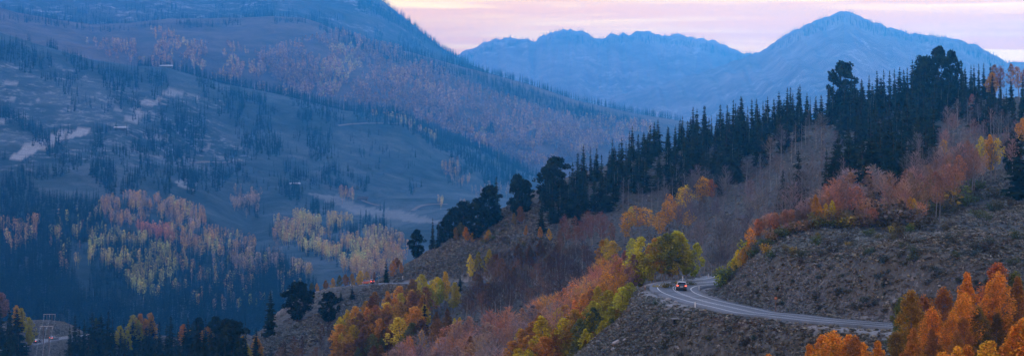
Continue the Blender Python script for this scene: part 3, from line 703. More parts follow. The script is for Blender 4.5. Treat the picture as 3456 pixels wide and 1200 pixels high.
# ---- leafless stands -------------------------------------------------------------------------------
gb = 'leafless grey aspens below the ridge forest'
patch(['bare_aspen','bare_aspen','twiggy'], [(1560,432),(1640,455),(1700,405),(1790,415),(1840,405),(1890,400),(1930,350),(1970,300),(2040,262),(2100,262),(2120,350),(2150,420),(2080,462),(2010,510),(1950,540),(1890,585),(1850,650),(1800,650),(1770,600),(1730,540),(1650,480),(1560,490)], 138, 17, 18, (8.5, 12), [GR, GR, (.19,.15,.15)], 31, 'leafless grey aspen of the hillside stand', gb, dmin=455)
patch(['twiggy','bare_aspen'], [(2310,330),(2370,300),(2400,240),(2470,235),(2560,275),(2600,290),(2600,340),(2500,380),(2400,400),(2330,420),(2290,400),(2260,370),(2240,400),(2215,390)], 62, 20, 22, (7.5, 10), [(.26,.19,.18), (.32,.19,.16), GR], 32, 'pinkish bare aspen of the upper right slope', 'pinkish bare aspens right of the ridge forest', dmin=455)
patch(['twiggy','thin_aspen'], [(1402,545),(1470,528),(1540,530),(1552,560),(1480,575),(1410,580)], 16, 22, 18, (7, 9), [(.25,.11,.08), (.22,.10,.09)], 33, 'reddish brown nearly leafless aspen below the ridge forest', 'reddish brown aspens below the ridge forest', dmin=455)
patch(['twiggy'], [(1190,690),(1240,628),(1320,605),(1400,608),(1480,600),(1500,640),(1480,680),(1400,710),(1330,725),(1250,735),(1170,760),(1150,740)], 70, 22, 17, (7.5, 10), [DK, DK, BR, (.12,.075,.06)], 34, 'dark brown leafless tree of the dense gully thicket', 'dark brown thicket trees', dmin=455, wide=1.15)
for x, y in [(1245,640),(1270,650),(1310,612),(1335,618),(1360,605),(1395,615),(1210,690),(1230,710),(1380,640),(1290,670)]:
    plant('aspen', x*W, y*W, 8, jit((.20,.10,.04)), 455, desc='brown-leaved aspen at the top of the dark thicket', group='dark brown thicket trees', wide=1.3)
patch(['twiggy','twiggy','bare_aspen','thin_aspen'], [(930,880),(1010,848),(1100,815),(1170,795),(1250,772),(1330,755),(1400,738),(1440,722),(1440,770),(1340,800),(1290,840),(1280,910),(930,910)], 96, 18, 14, (8.5, 11), [PK, PG, (.60,.34,.2), (.55,.25,.14)], 35, 'pinkish thin-leaved aspen of the lower gully band', 'pink-grey aspens in the gully', dmin=430, wide=1.4)
patch(['thin_aspen','twiggy'], [(1340,755),(1400,730),(1470,690),(1500,655),(1560,640),(1600,650),(1570,700),(1500,740),(1440,760),(1380,770)], 52, 17, 14, (8, 10.5), [RO, (.75,.38,.10), GO, (.7,.3,.1)], 36, 'rust-red thinly leaved aspen of the gully band', 'rust-red aspens in the gully', dmin=430, wide=1.35)
patch(['bare_aspen'], [(1455,700),(1480,680),(1500,720),(1470,740)], 4, 16, 14, (11, 13), [GR], 37, 'tall bare grey aspen among the rust-red crowns', 'rust-red aspens in the gully', dmin=430)
patch(['twiggy','thin_aspen'], [(700,860),(760,835),(840,800),(880,810),(830,860),(780,905),(690,905)], 14, 26, 20, (7, 9), [BR, DK], 38, 'brown bare tree at the lower left end of the gully', 'brown trees at the gully end', dmin=430)
patch(['bare_aspen'], [(1700,600),(1740,590),(1850,660),(1870,690),(1790,690),(1730,670)], 14, 20, 16, (7, 9), [(.16,.11,.10)], 39, 'dark bare tree in the shaded gully head behind the road', 'dark bare trees behind the road bend', dmin=455)

# ---- leafy aspens ---------------------------------------------------------------------------------
gg = 'golden aspens in the gully'
for x, y, h, c in [(1570,532,9,GO),(1590,522,9.5,Y),(1612,520,10,GO),(1635,524,9,O),(1655,530,9,GO),(1683,506,10.5,GO),(1690,490,10,O),(1712,468,11,Y),(1722,476,9,GO),(1700,512,8,O),(1755,462,9,O),(1780,446,10,O),(1788,452,9,(.55,.2,.06)),(1765,500,7,BR),(1725,530,7,GO),(1580,560,7,GO),(1665,545,8,GO)]:
    plant('thin_aspen', x*W, y*W, h, jit(c), 455, desc='golden thinly leaved aspen in front of the bare stand', group='golden aspens below the bare stand', wide=1.6)
for x, y, h, c in [(1512,603,8,GO),(1530,600,8.5,Y),(1553,608,9,Y),(1600,602,10,YG),(1620,598,10.5,YG),(1648,602,10,GO),(1672,596,10,YG),(1690,588,10.5,(.22,.22,.04)),(1708,584,11,YG),(1728,592,10.5,YG),(1742,612,9.5,YG),(1610,640,9,YG),(1640,632,9,YG),(1665,640,8.5,GO),(1590,640,9,PK),(1570,630,9,RO),(1545,640,9,RO),(1700,640,8.5,YG),(1725,645,8,YG),(1685,665,7,(.3,.17,.05)),(1640,668,7,GO),(1610,675,7.5,OL)]:
    plant('aspen', x*W, y*W, h, jit(c), 425, desc='yellow-green aspen lining the road bend', group='yellow-green aspens at the road bend', wide=1.5)
for x, y, h, c in [(1085,705,9.5,YG),(1098,698,10,Y),(1119,684,11,Y),(1108,700,10,YG),(1137,712,9,YG),(1080,722,9,YG),(1148,715,7,Y),(1187,640,8,Y),(1203,634,8,YG),(1236,628,7.5,Y),(1222,640,7,YG)]:
    plant('aspen', x*W, y*W, h, jit(c), 455, desc='bright yellow aspen against the grey sage slope', group='bright yellow aspens beside the sage slope', wide=1.1)
patch(['aspen'], [(835,820),(870,778),(905,752),(960,728),(1000,722),(1040,700),(1065,688),(1075,712),(1070,770),(1020,800),(960,820),(900,845),(850,880)], 50, 20, 18, (8.5, 11.5), [GO, GO, (.48,.24,.04), (.34,.17,.05), (.40,.2,.05), Y], 41, 'golden brown aspen of the lower gully grove', gg, dmin=440, wide=1.45)
patch(['aspen'], [(820,880),(900,850),(1000,810),(1090,790),(1140,760),(1150,800),(1050,830),(960,870),(900,905),(820,905)], 22, 26, 18, (8, 10), [(.26,.14,.04), OL, (.2,.1,.04)], 42, 'olive-brown aspen below the golden grove', gg, dmin=430, wide=1.4)
for x, y, h, c in [(1140,800,6,Y),(1152,798,6,Y),(1090,815,7,O),(1065,830,7,O),(1035,845,7,O),(1010,862,7,O),(1095,855,9,O),(1180,845,9,(.5,.2,.04))]:
    plant('aspen', x*W, y*W, h, jit(c), 430, desc='orange aspen sprinkled in the pink-grey gully band', group='orange aspens in the gully', wide=1.1)
patch(['aspen'], [(1300,800),(1345,782),(1385,770),(1420,762),(1445,775),(1450,800),(1440,850),(1400,880),(1300,900),(1280,850)], 24, 23, 20, (8.5, 11), [Y, GO, GO, (.65,.28,.035)], 43, 'rich gold aspen of the gully floor', gg, dmin=425, wide=1.6)
patch(['aspen'], [(1460,735),(1500,722),(1540,715),(1580,725),(1585,770),(1560,830),(1510,880),(1460,890),(1450,800)], 24, 23, 20, (7.5, 10), [YG, YG, OL, GO], 44, 'yellow-green aspen beside the embankment', 'yellow-green aspens beside the embankment', dmin=400, wide=1.5)
patch(['aspen'], [(1280,880),(1440,880),(1560,870),(1560,930),(1280,930)], 16, 30, 16, (7, 9), [OL, YG, (.3,.15,.04)], 45, 'olive aspen top at the bottom edge of the photo', 'olive aspens in the gully', dmin=390, wide=1.2)
gs = 'orange and red aspens on the right-hand slope'
patch(['twiggy','aspen','twiggy','thin_aspen'], [(1895,575),(1950,540),(1990,520),(2050,478),(2100,445),(2140,425),(2190,405),(2215,410),(2190,460),(2150,480),(2070,540),(2000,580),(1930,615)], 86, 14, 11, (6, 8.5), [(.60,.27,.17), PK, (.58,.30,.13), PG, (.5,.3,.2)], 51, 'salmon-red aspen of the slope grove above the road', gs, dmin=400, wide=1.5)
patch(['bush','twiggy','bush','aspen'], [(1920,600),(2000,560),(2100,520),(2200,490),(2260,470),(2350,450),(2400,460),(2300,530),(2200,555),(2100,575),(1980,605)], 84, 15, 10, (2.8, 5), [(.42,.23,.10), BR, (.3,.26,.07), GO, PK, RO], 52, 'brown-gold low aspen at the top of the sage slope', 'brown-gold aspens at the top of the sage slope', dmin=395, wide=1.5)
patch(['thin_aspen','twiggy'], [(2210,440),(2300,420),(2400,360),(2450,345),(2470,390),(2400,430),(2330,470),(2240,480)], 50, 17, 14, (6.5, 9), [(.42,.2,.12), PK, (.3,.17,.1)], 53, 'rusty thin aspen of the upper right slope', 'rusty aspens of the upper right slope', dmin=400, wide=1.2)
for x, y, h, c, k in [(2080,512,5.5,Y,'aspen'),(2100,506,5.5,Y,'aspen'),(2060,520,5,GO,'aspen'),(2054,490,6,GO,'aspen'),(1893,574,5,O,'thin_aspen'),(1882,604,3.5,GO,'aspen'),(1860,628,3.5,Y,'aspen'),(1846,642,3,Y,'aspen'),(1870,625,3.2,GO,'aspen'),(2478,345,9,Y,'thin_aspen'),(2492,340,10,GO,'aspen'),(2502,350,9,Y,'thin_aspen'),(2380,352,6,GO,'thin_aspen'),(2572,300,9,O,'aspen'),(2586,290,10,O,'aspen'),(2290,495,5,GO,'thin_aspen'),(2305,500,5,Y,'thin_aspen'),(2345,475,4.5,GO,'aspen'),(2500,165,13,(.4,.2,.1),'thin_aspen'),(2520,168,13,(.3,.15,.14),'thin_aspen'),(2545,162,13,(.45,.2,.12),'thin_aspen'),(2565,170,13,(.5,.22,.1),'thin_aspen'),(2580,175,12,(.4,.18,.12),'thin_aspen'),(2498,185,11,O,'aspen'),(2450,238,9,(.4,.15,.1),'thin_aspen')]:
    plant(k, x*W, y*W, h, jit(c), 395, desc=('gold aspen' if c in (Y, GO) else 'orange aspen')+' of the right-hand slope', group='gold and orange aspens of the right-hand slope', wide=1.25)
gw = 'rusty aspens on the crest'
for x, y, h, c in [(985,655,6,GO),(1000,648,5,(.3,.14,.04)),(1010,660,4,GO),(1160,560,6,OL),(1175,570,6,GO),(1150,572,5,(.35,.2,.05)),(1190,575,5,GO),(1225,580,4,GO),(1232,578,3,YG),(1310,520,6,(.35,.17,.06)),(1295,535,5,(.3,.2,.06)),(1322,567,4,GO),(1360,570,4,GO),(1385,575,4,Y),(870,690,8,(.4,.2,.04)),(890,688,8,GO),(905,682,8,Y),(850,692,8,OL),(925,682,8,GO),(940,684,8,(.4,.2,.04)),(820,705,8,(.4,.22,.04)),(800,722,8,GO),(785,735,8,OL),(712,800,6,Y),(722,795,5,GO),(835,700,8,GO),(640,845,8,O),(655,855,7,GO),(625,865,7,Y)]:
    plant('aspen', x*W, y*W, h, jit(c), 775 if x < 960 and x > 700 else 560, desc='rusty gold small aspen on the ridge shoulder', group='small rusty aspens on the ridge shoulder', wide=1.35)

# ---- right foreground: orange aspens in front of the road -------------------------------------------
gf = 'orange aspens in the right foreground'
OO = (.88,.36,.04); OY = (.88,.46,.045); GG = (.19,.21,.05); OB = (.52,.22,.055)
FG = [(2262,752,9,GG,290,'green aspen hiding the end of the road'),(2288,735,11,(.55,.3,.04),292,'tall aspen turning yellow over green at the left of the orange grove'),(2312,748,10,OB,294,'rust-brown aspen behind the narrow orange one'),
 (2333,778,9.5,OO,280,'narrow bright orange aspen pointing up at the grove front'),(2363,728,11,(.5,.2,.04),296,'orange-capped green aspen behind the narrow orange one'),(2392,786,9.5,OO,282,'second narrow orange aspen at the grove front'),
 (2424,742,11,OO,286,'orange aspen at the left shoulder of the tallest ones'),(2444,690,13.5,OO,290,'tall orange aspen with a blunt top'),(2496,668,14.5,(.62,.2,.05),296,'tallest orange aspen of the right foreground grove'),
 (2478,712,12.5,OO,288,'slim orange aspen right of the tall blunt one'),(2512,690,13.5,OO,290,'orange aspen just right of the tallest'),(2545,690,13,GG,296,'green aspen between the tallest orange ones and the right edge'),
 (2572,700,13,(.5,.22,.04),292,'orange-brown aspen cut by the right edge'),(2592,735,12,OB,285,'dark orange aspen leaving the photo on the right'),(2355,830,8,OB,275,'dull orange aspen low in the middle of the grove'),
 (2285,828,8.5,(.6,.25,.04),272,'orange aspen low at the left of the grove'),(2262,838,8,(.35,.2,.04),276,'olive-orange aspen under the green one'),(2430,800,9,OB,280,'shaded rust aspen under the blunt orange one'),
 (2465,775,9.5,(.3,.2,.04),284,'green-brown aspen in the shade of the grove'),(2410,835,8,OB,272,'low rust aspen near the bottom edge'),(2500,790,8.5,(.25,.14,.04),286,'dark aspen inside the grove over the gravel patch')]
for x, y, h, c, dm, lab in FG:
    plant('near_aspen', x*W, y*W, h, jit(c, .06), dm-14, 330, label=lab, group=gf, wide=1.2)
BT = [(2048,862,10,OO,'orange aspen crown rising lowest left of the bottom middle cluster'),(2066,848,11,OO,'orange crown second from the left of the bottom cluster'),(2090,840,11.5,OO,'highest orange crown of the bottom cluster'),(2128,848,11,OO,'broad orange crown right of the highest one at the bottom'),
 (2152,850,11,OB,'darker orange crown at the right of the bottom cluster'),(2180,868,10,OO,'small orange crown at the right end of the bottom cluster'),(2108,870,10,OY,'yellow-orange crown in front of the bottom cluster'),(2222,862,10,OO,'single orange crown between the bottom cluster and the grove'),(1925,884,11,OO,'orange tip barely showing at the bottom, far left of the others'),(1908,888,11,OO,'small orange tip left of its twin at the bottom edge'),
 (2410,880,11,OY,'golden crown at the bottom edge under the grove'),(2440,876,11,OO,'orange crown at the bottom edge, second under the grove'),(2470,868,12,OY,'golden crown bulging over the bottom edge'),(2505,862,12,OY,'orange-gold crown left of the corner aspen'),(2540,830,13,OO,'large orange crown stepping up to the lower right corner'),(2572,795,14,OY,'large golden orange aspen in the lower right corner'),(2560,855,12,OY,'gold crown below the corner aspen'),(2595,810,14,OO,'orange aspen cut by the lower right corner'),(2380,892,10,OO,'orange tip at the bottom edge left of the golden crowns')]
for x, y, h, c, lab in BT:
    plant('near_aspen', x*W, y*W, h, jit(c, .06), 195, 262, label=lab, group=gf, wide=1.25)

# ---- shrubs --------------------------------------------------------------------------------------
def shrubs(poly, n, cols, seed, desc, group, hr=(1., 2.), dmin=0, dmax=1e9, s=14):
    for x, y in darts(pl(poly), n, s*1.6, s, seed):
        plant('bush', x, y, random.uniform(*hr), jit(random.choice(cols)), dmin, dmax, desc=desc, group=group, wide=1.1)
shrubs([(2210,560),(2330,500),(2420,460),(2560,420),(2600,430),(2600,520),(2450,540),(2300,590)], 26, [OL, (.18,.15,.07), (.2,.12,.06)], 61, 'olive oak shrub on the upper sage slope', 'olive shrubs on the sage slope', (1.2, 2.4), 340, 640)
shrubs([(1890,600),(2000,588),(2150,572),(2300,556),(2420,525),(2430,550),(2250,596),(2000,622),(1890,640)], 24, [GO, OL, (.3,.2,.1), BR, (.32,.2,.07), (.3,.22,.18)], 67, 'rusty or gold shrub at the foot of the slope grove', 'shrubs at the foot of the slope grove', (1.0, 2.0), 340, 640, 12)
shrubs([(1830,700),(1900,660),(2200,650),(2500,670),(2500,740),(2250,780),(1950,770)], 40, [(.10,.10,.075), (.13,.12,.10), (.14,.10,.06)], 68, 'dark low shrub rooted in the road cutting', 'shrubs in the road cutting', (.6, 1.2), 320, 400, 10)
shrubs([(1900,640),(2050,610),(2250,600),(2500,560),(2600,580),(2600,650),(2300,640),(2050,650)], 26, [(.16,.14,.07), (.17,.12,.08), (.12,.14,.12)], 62, 'grey-brown shrub above the scree', 'shrubs above the scree', (.9, 1.6), 330, 470)
shrubs([(1800,690),(1830,650),(1860,640),(1880,600),(1890,620),(1850,670),(1812,706)], 9, [Y, YG, OL], 63, 'yellow shrub on the edge of the nose above the bend', 'yellow shrubs on the slope nose', (1.3, 2.6), 385, 450, 8)
shrubs([(1640,722),(1700,712),(1760,704),(1760,700),(1700,700),(1640,712)], 7, [OL, GO, (.25,.16,.06)], 64, 'low gold shrub at the outer edge of the road bend', 'shrubs at the outer road edge', (.8, 1.5), 405, 450, 8)
shrubs([(1560,860),(1640,740),(1720,790),(2000,840),(2230,850),(2230,870),(2000,890),(1600,894)], 20, [(.15,.12,.08), (.12,.13,.09), (.18,.12,.06)], 65, 'grey-brown shrub on the embankment below the road', 'shrubs on the embankment', (.7, 1.3), 300, 400)
shrubs([(1130,600),(1240,570),(1330,560),(1420,580),(1380,600),(1200,640)], 14, [(.3,.2,.06), OL, (.2,.12,.07)], 66, 'tan shrub on the upper ridge sage slope', 'shrubs on the ridge slope', (1.2, 2.2), 600)
plant('bush', 1808*W, 697*W, 2.0, (.30,.30,.05), 395, 450, label='yellow-green shrub half hiding the tail lights behind the slope', group='yellow shrubs on the slope nose', wide=1.2)
# standing dead snag on the skyline
# ================================================================ masses nobody could count
def merged(name, temps, pts, sz, sw, rz, tint, mat, label, cat, tilt=None):
    """temps: [(V, F, sh)]; one object holding every instance, tinted per plant"""
    VV = []; FF = []; TT = []; SS = []; n0 = 0; k = np.random.default_rng(len(pts)).integers(0, len(temps), len(pts))
    for ti, (V, Fc, sh) in enumerate(temps):
        I = np.where(k == ti)[0]
        if not len(I): continue
        c, s = np.cos(rz[I])[:, None], np.sin(rz[I])[:, None]; a = sw[I][:, None]
        x = (V[None, :, 0]*c-V[None, :, 1]*s)*a+pts[I, 0][:, None]; y = (V[None, :, 0]*s+V[None, :, 1]*c)*a+pts[I, 1][:, None]
        z = V[None, :, 2]*sz[I][:, None]+pts[I, 2][:, None]
        VV.append(np.stack([x, y, z], -1).reshape(-1, 3))
        FF.append((Fc[None]+(np.arange(len(I))*len(V))[:, None, None]+n0).reshape(-1, 3)); n0 += len(I)*len(V)
        TT.append(np.repeat(tint[I], len(V), 0)); SS.append(np.tile(sh, len(I)))
    me = mesh(name, np.concatenate(VV), np.concatenate(FF), mat, dict(tint=np.concatenate(TT), sh=np.concatenate(SS)))
    o = obj(name, me); return tag(o, label, cat, kind='stuff')

def both(p):          # trunk + crown of a far tree as one template; trunk gets a low shade
    (v1, f1, a1), (v2, f2, a2) = p[0].arr(), p[1].arr()
    return np.concatenate([v1, v2]), np.concatenate([f1, f2+len(v1)]), np.concatenate([a1*.2, a2])
def far_aspen(H, R, seed, n=44, size=1.1, base=.3):
    G = np.random.default_rng(seed); t = T(); tr = T(); tr.tube([(0, 0, -1), (0, 0, H*.8)], [.22, .08], 3, .9)
    for i in range(n):
        f = base+(1-base)*(i+.5)/n; g = (f-base)/(1-base); prof = math.sin(min(1, g*2+.2)*PI/2)*(1-g**2)**.5+.05
        r = R*prof*G.uniform(.3, 1.1); an = i*2.4
        t.leaves([(r*math.cos(an), r*math.sin(an), f*H)], size, G)
    return both((tr, t))
def far_spruce(H, R, seed, wh=8, per=5): return both(spruce(H, R, seed, wh, per, 0))
def far_bare(H, R, seed): return both(bare(H, R, seed, 8, 3, 3.2))
fs_t = [far_spruce(14, r, 300+i) for i, r in enumerate([2.6, 2.1, 3.1, 2.4])]
fa_t = [far_aspen(14, r, 310+i) for i, r in enumerate([2.3, 2.8, 1.9, 2.5])]
fa_s = [far_aspen(14, r, 320+i, 16, 2.3) for i, r in enumerate([2.8, 3.4, 2.4])]
fs_s = [far_spruce(14, r, 330+i, 5, 4) for i, r in enumerate([2.6, 3.1, 2.4])]
fb_t = [far_bare(14, 2.4, 340+i) for i in range(3)]

def fill(sheet, poly, n, hr, cols, seed, dmin=0, noise_=None, thr=-.05, p_=None):
    """random tree tops inside a photo polygon, stood on the sheet"""
    G = np.random.default_rng(seed); poly = pl(poly); xs = [p[0] for p in poly]; ys = [p[1] for p in poly]; P = []; H = []; C_ = []
    cnt = 0; it = 0
    while cnt < n and it < n*12:
        m = 256; it += m
        x = G.uniform(min(xs), max(xs), m); y = G.uniform(min(ys), max(ys), m); ok = inpoly(x, y, poly)
        for a, b in zip(x[ok], y[ok]):
            if noise_ and fbm(np.array([a/noise_[0]]), np.array([b/noise_[1]]), 3, seed)[0] < thr+G.normal(0, .03): continue
            h = G.uniform(*hr)*(1 if G.uniform() > .12 else .75)
            q = sheet.hit(a, b, h, dmin)
            if not q:
                q = sheet.hit(a, b+8, h, dmin)
                if not q: continue
            P.append((q[0], q[1], q[2]-.3)); H.append(h)
            base = np.array(cols[G.integers(len(cols))]); nzv = fbm(np.array([a/70.]), np.array([b/45.]), 2, 77)[0]
            C_.append(np.clip(base*(1+G.normal(0, .16))*(1+nzv*.9), .004, .8)); cnt += 1
            if cnt >= n: break
    return P, H, C_
def crestline(sheet, u0, u1, n, hr, seed, sink=0, gap=.0):
    G = np.random.default_rng(seed); P = []; H = []; C_ = []
    for u in np.sort(G.uniform(u0, u1, n)):
        if gap and fbm(np.array([u/45.]), np.array([seed*3.]), 3, 4)[0] < gap: continue
        c = sheet.col(u); k = int(np.argmax(c/sheet.ds)); h = G.uniform(*hr)
        P.append(((u-CU)/F*sheet.ds[k], sheet.ds[k], c[k]-sink)); H.append(h); C_.append(np.array(cD[0]))
    return P, H, C_
def stuff_forest(name, jobs, temps, mat, label, cat, wide=1.):
    P = []; H = []; C_ = []
    for j in jobs:
        a, b, c = (crestline if len(j[0]) != 7 or not isinstance(j[0][1], list) else fill)(*j[0], **(j[1] if len(j) > 1 else {})); P += a; H += b; C_ += c
    P = np.array(P); H = np.array(H)/14.; R_ = np.random.default_rng(5)
    return merged(name, temps, P, H, H*R_.uniform(.8, 1.2, len(H))*wide, R_.uniform(0, 6.28, len(H)), np.array(C_), mat, label, cat)
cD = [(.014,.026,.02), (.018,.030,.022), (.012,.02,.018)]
S = HF; SG = HG
conF = [((S, [(-40,455),(60,430),(120,470),(250,470),(265,520),(230,560),(170,600),(200,700),(330,740),(450,700),(560,680),(700,640),(760,700),(800,730),(720,800),(600,894),(-40,894)], 5600, (12, 19), cD, 401, 1800),),
  ((S, [(240,560),(400,560),(560,600),(660,610),(700,650),(560,700),(430,720),(300,760),(220,720)], 900, (10, 16), cD, 402, 1800),),
  ((S, [(660,600),(760,640),(800,700),(790,760),(700,760),(660,700)], 420, (11, 16), cD, 429, 1800),),
  ((S, [(-40,70),(40,85),(100,110),(130,125),(130,150),(60,160),(20,130),(-40,120)], 200, (11, 17), cD, 403, 1800),),
  ((S, [(150,118),(180,115),(240,145),(235,160),(190,150)], 60, (11, 17), cD, 404, 1800),),
  ((S, [(240,150),(290,150),(350,155),(360,190),(310,210),(260,195)], 150, (12, 17), cD, 405, 1800),),
  ((S, [(365,160),(420,165),(430,195),(380,205)], 60, (12, 17), cD, 406, 1800),),
  ((S, [(480,172),(560,205),(672,228),(665,245),(590,225),(500,190)], 110, (12, 16), cD, 407, 1800),),
  ((S, [(725,220),(770,235),(860,262),(870,290),(800,275),(735,240)], 90, (12, 16), cD, 408, 1800),),
  ((S, [(880,255),(960,262),(1080,300),(1200,345),(1300,390),(1350,430),(1300,450),(1200,400),(1110,360),(1020,300),(900,280)], 620, (12, 17), cD, 409, 1800),),
  ((S, [(1060,320),(1180,370),(1280,420),(1240,450),(1160,420),(1090,380)], 200, (10, 15), cD, 410, 1800), dict(noise_=(50, 30), thr=.0)),
  ((S, [(-20,240),(30,255),(90,290),(130,320),(110,335),(40,290),(-20,268)], 130, (12, 16), cD, 411, 1800),),
  ((S, [(-20,300),(300,300),(560,400),(560,460),(300,455),(200,400),(-20,460)], 760, (9, 16), cD, 412, 1800), dict(noise_=(40, 35), thr=.03)),
  ((S, [(100,170),(560,230),(700,330),(560,330),(380,300),(150,260)], 240, (9, 16), cD, 413, 1800), dict(noise_=(35, 40), thr=.06)),
  ((S, [(560,300),(900,300),(1100,380),(1200,460),(900,470),(600,470)], 150, (8, 15), cD, 414, 1800), dict(noise_=(40, 30), thr=.07)),
  ((S, [(560,300),(900,330),(1000,460),(600,470)], 60, (8, 14), cD, 415, 1800),)]
for i, (cx, cy, rx, ry, n) in enumerate([(675,285,28,30,80),(595,232,22,22,50),(590,262,15,18,25),(655,350,45,28,110),(480,330,32,60,150),(410,300,35,45,120),(360,350,28,22,60),(795,345,32,45,110),(768,262,20,25,60),(820,300,14,35,34),(850,425,32,35,90),(735,430,45,35,110),(560,405,40,30,90),(470,440,40,22,80),(290,420,50,35,130),(170,180,14,9,12),(300,235,12,14,16),(135,180,10,12,10),(193,166,8,8,6),(905,440,20,12,26),(965,510,8,10,5),(740,470,22,14,30),(800,495,24,16,40),(1240,430,30,25,50),(1040,460,6,12,5),(700,345,10,30,22),(570,260,14,20,20),(510,205,12,14,14),(430,385,30,24,60),(840,560,40,16,60),(930,545,45,18,70),(980,570,35,14,46),(770,595,10,18,12),(640,345,20,20,26),(640,500,20,16,20)]):
    G_ = random.Random(i); poly = [(cx+rx*math.cos(a)*1.35*G_.uniform(.55, 1.3), cy+ry*math.sin(a)*1.1*G_.uniform(.5, 1.35)) for a in np.linspace(0, 6.28, 13)[:-1]]
    conF.append(((S, poly, int(n*1.1), (9, 17), cD, 430+i, 1800), dict(noise_=(26, 22), thr=-.03)))
for j, q in enumerate([[(258,485),(420,482),(528,545),(480,570),(245,525)],[(400,550),(640,585),(650,615),(420,600)],[(660,540),(880,570),(1020,605),(960,675),(760,610),(680,575)],[(180,560),(350,562),(445,640),(350,700),(220,620)],[(440,600),(640,600),(760,690),(560,760),(430,720)]]):
    conF.append(((S, q, 120, (10, 15), cD, 470+j, 1800),))
conF += [((HF, -100, 640, 260, (11, 17), 706), dict(gap=-.03)), ((HF, 640, 2000, 900, (12, 18), 707),)]
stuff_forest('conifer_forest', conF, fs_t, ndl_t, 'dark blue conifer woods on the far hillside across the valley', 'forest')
aOr = [(.80,.42,.13), (.82,.48,.13), (.66,.33,.13)]; aGo = [(.84,.58,.16), (.78,.52,.16)]; aYG = [(.46,.43,.11), (.56,.46,.11)]; aPk = [(.48,.33,.24), (.52,.33,.20)]
aspF = [((S, [(258,485),(330,472),(420,482),(515,512),(528,545),(480,560),(380,530),(300,545),(245,515)], 420, (10, 15.5), aOr+aPk, 501, 1800), dict(noise_=(33, 18), thr=-0.065)),
  ((S, [(350,540),(430,560),(440,585),(380,575),(340,560)], 90, (12, 15), [(.6,.22,.10)], 502, 1800),),
  ((S, [(400,550),(480,550),(560,565),(640,585),(650,605),(560,610),(450,600),(420,590)], 190, (10.5, 15.5), aOr, 503, 1800), dict(noise_=(27, 13), thr=-0.085)),
  ((S, [(180,560),(260,548),(350,562),(425,600),(445,650),(400,715),(350,715),(300,670),(220,620)], 330, (10.5, 15.5), aYG+aGo, 504, 1800), dict(noise_=(33, 24), thr=-0.015)),
  ((S, [(0,528),(60,535),(105,528),(100,560),(60,600),(20,600),(0,575)], 60, (13, 18), aOr, 505, 1800), dict(noise_=(22, 18), thr=-0.035)),
  ((S, [(120,520),(250,500),(250,600),(200,660),(130,640)], 34, (13, 18), aYG+aOr, 506, 1800), dict(noise_=(16, 22), thr=0.055)),
  ((S, [(660,540),(715,530),(790,560),(880,575),(960,585),(1030,600),(1010,650),(960,675),(900,672),(830,625),(760,600),(690,575)], 620, (11, 16), aGo+aOr, 507, 1800), dict(noise_=(38, 13), thr=-0.045)),
  ((S, [(735,518),(800,522),(880,530),(895,548),(850,552),(740,545)], 150, (11, 15), aGo, 508, 1800), dict(noise_=(27, 11), thr=-0.085)),
  ((S, [(900,560),(960,560),(1020,585),(1000,600),(920,590)], 90, (11, 15), aGo+aPk, 509, 1800),),
  ((S, [(730,640),(785,655),(785,672),(745,668)], 45, (11, 15), aGo+aPk, 510, 1800),),
  ((S, [(440,600),(640,600),(760,690),(740,740),(560,760),(430,720)], 190, (10.5, 15.5), aYG+aPk+aOr, 511, 1800), dict(noise_=(16, 27), thr=0.035)),
  ((S, [(850,460),(892,465),(890,485),(855,482)], 24, (11, 15), aOr, 512, 1800),),
  ((S, [(1100,488),(1122,485),(1125,500),(1105,502)], 9, (10, 13), aGo, 513, 1800),), ((S, [(1155,490),(1172,492),(1170,505),(1158,503)], 5, (10, 13), aPk, 514, 1800),),
  ((S, [(1105,400),(1130,395),(1150,385),(1160,410),(1150,440),(1190,432),(1180,450),(1130,440)], 46, (11, 15), aPk+aOr, 515, 1800),),
  ((S, [(1180,460),(1240,450),(1290,440),(1280,470),(1200,480)], 20, (11, 15), aPk, 516, 1800),),
  ((S, [(585,455),(660,470),(650,520),(600,530),(580,490)], 70, (11, 15), aPk, 517, 1800), dict(noise_=(22, 13), thr=-0.015)),
  ((S, [(560,620),(700,600),(720,640),(620,680)], 90, (11, 15), aPk, 519, 1800), dict(noise_=(22, 13), thr=0.015)),
  ((S, [(930,262),(1010,280),(1110,330),(1100,340),(1000,292),(930,275)], 40, (11, 15), aOr+aGo, 518, 1800),)]
stuff_forest('aspen_forest', aspF, fa_t, leaf_t, 'gold and orange aspen woods on the far hillside across the valley', 'forest')
gA = [(.50,.29,.19), (.60,.32,.17), (.40,.25,.20)]; gO = [(.78,.40,.16), (.72,.44,.16)]; gY = [(.58,.50,.2), (.62,.48,.2)]
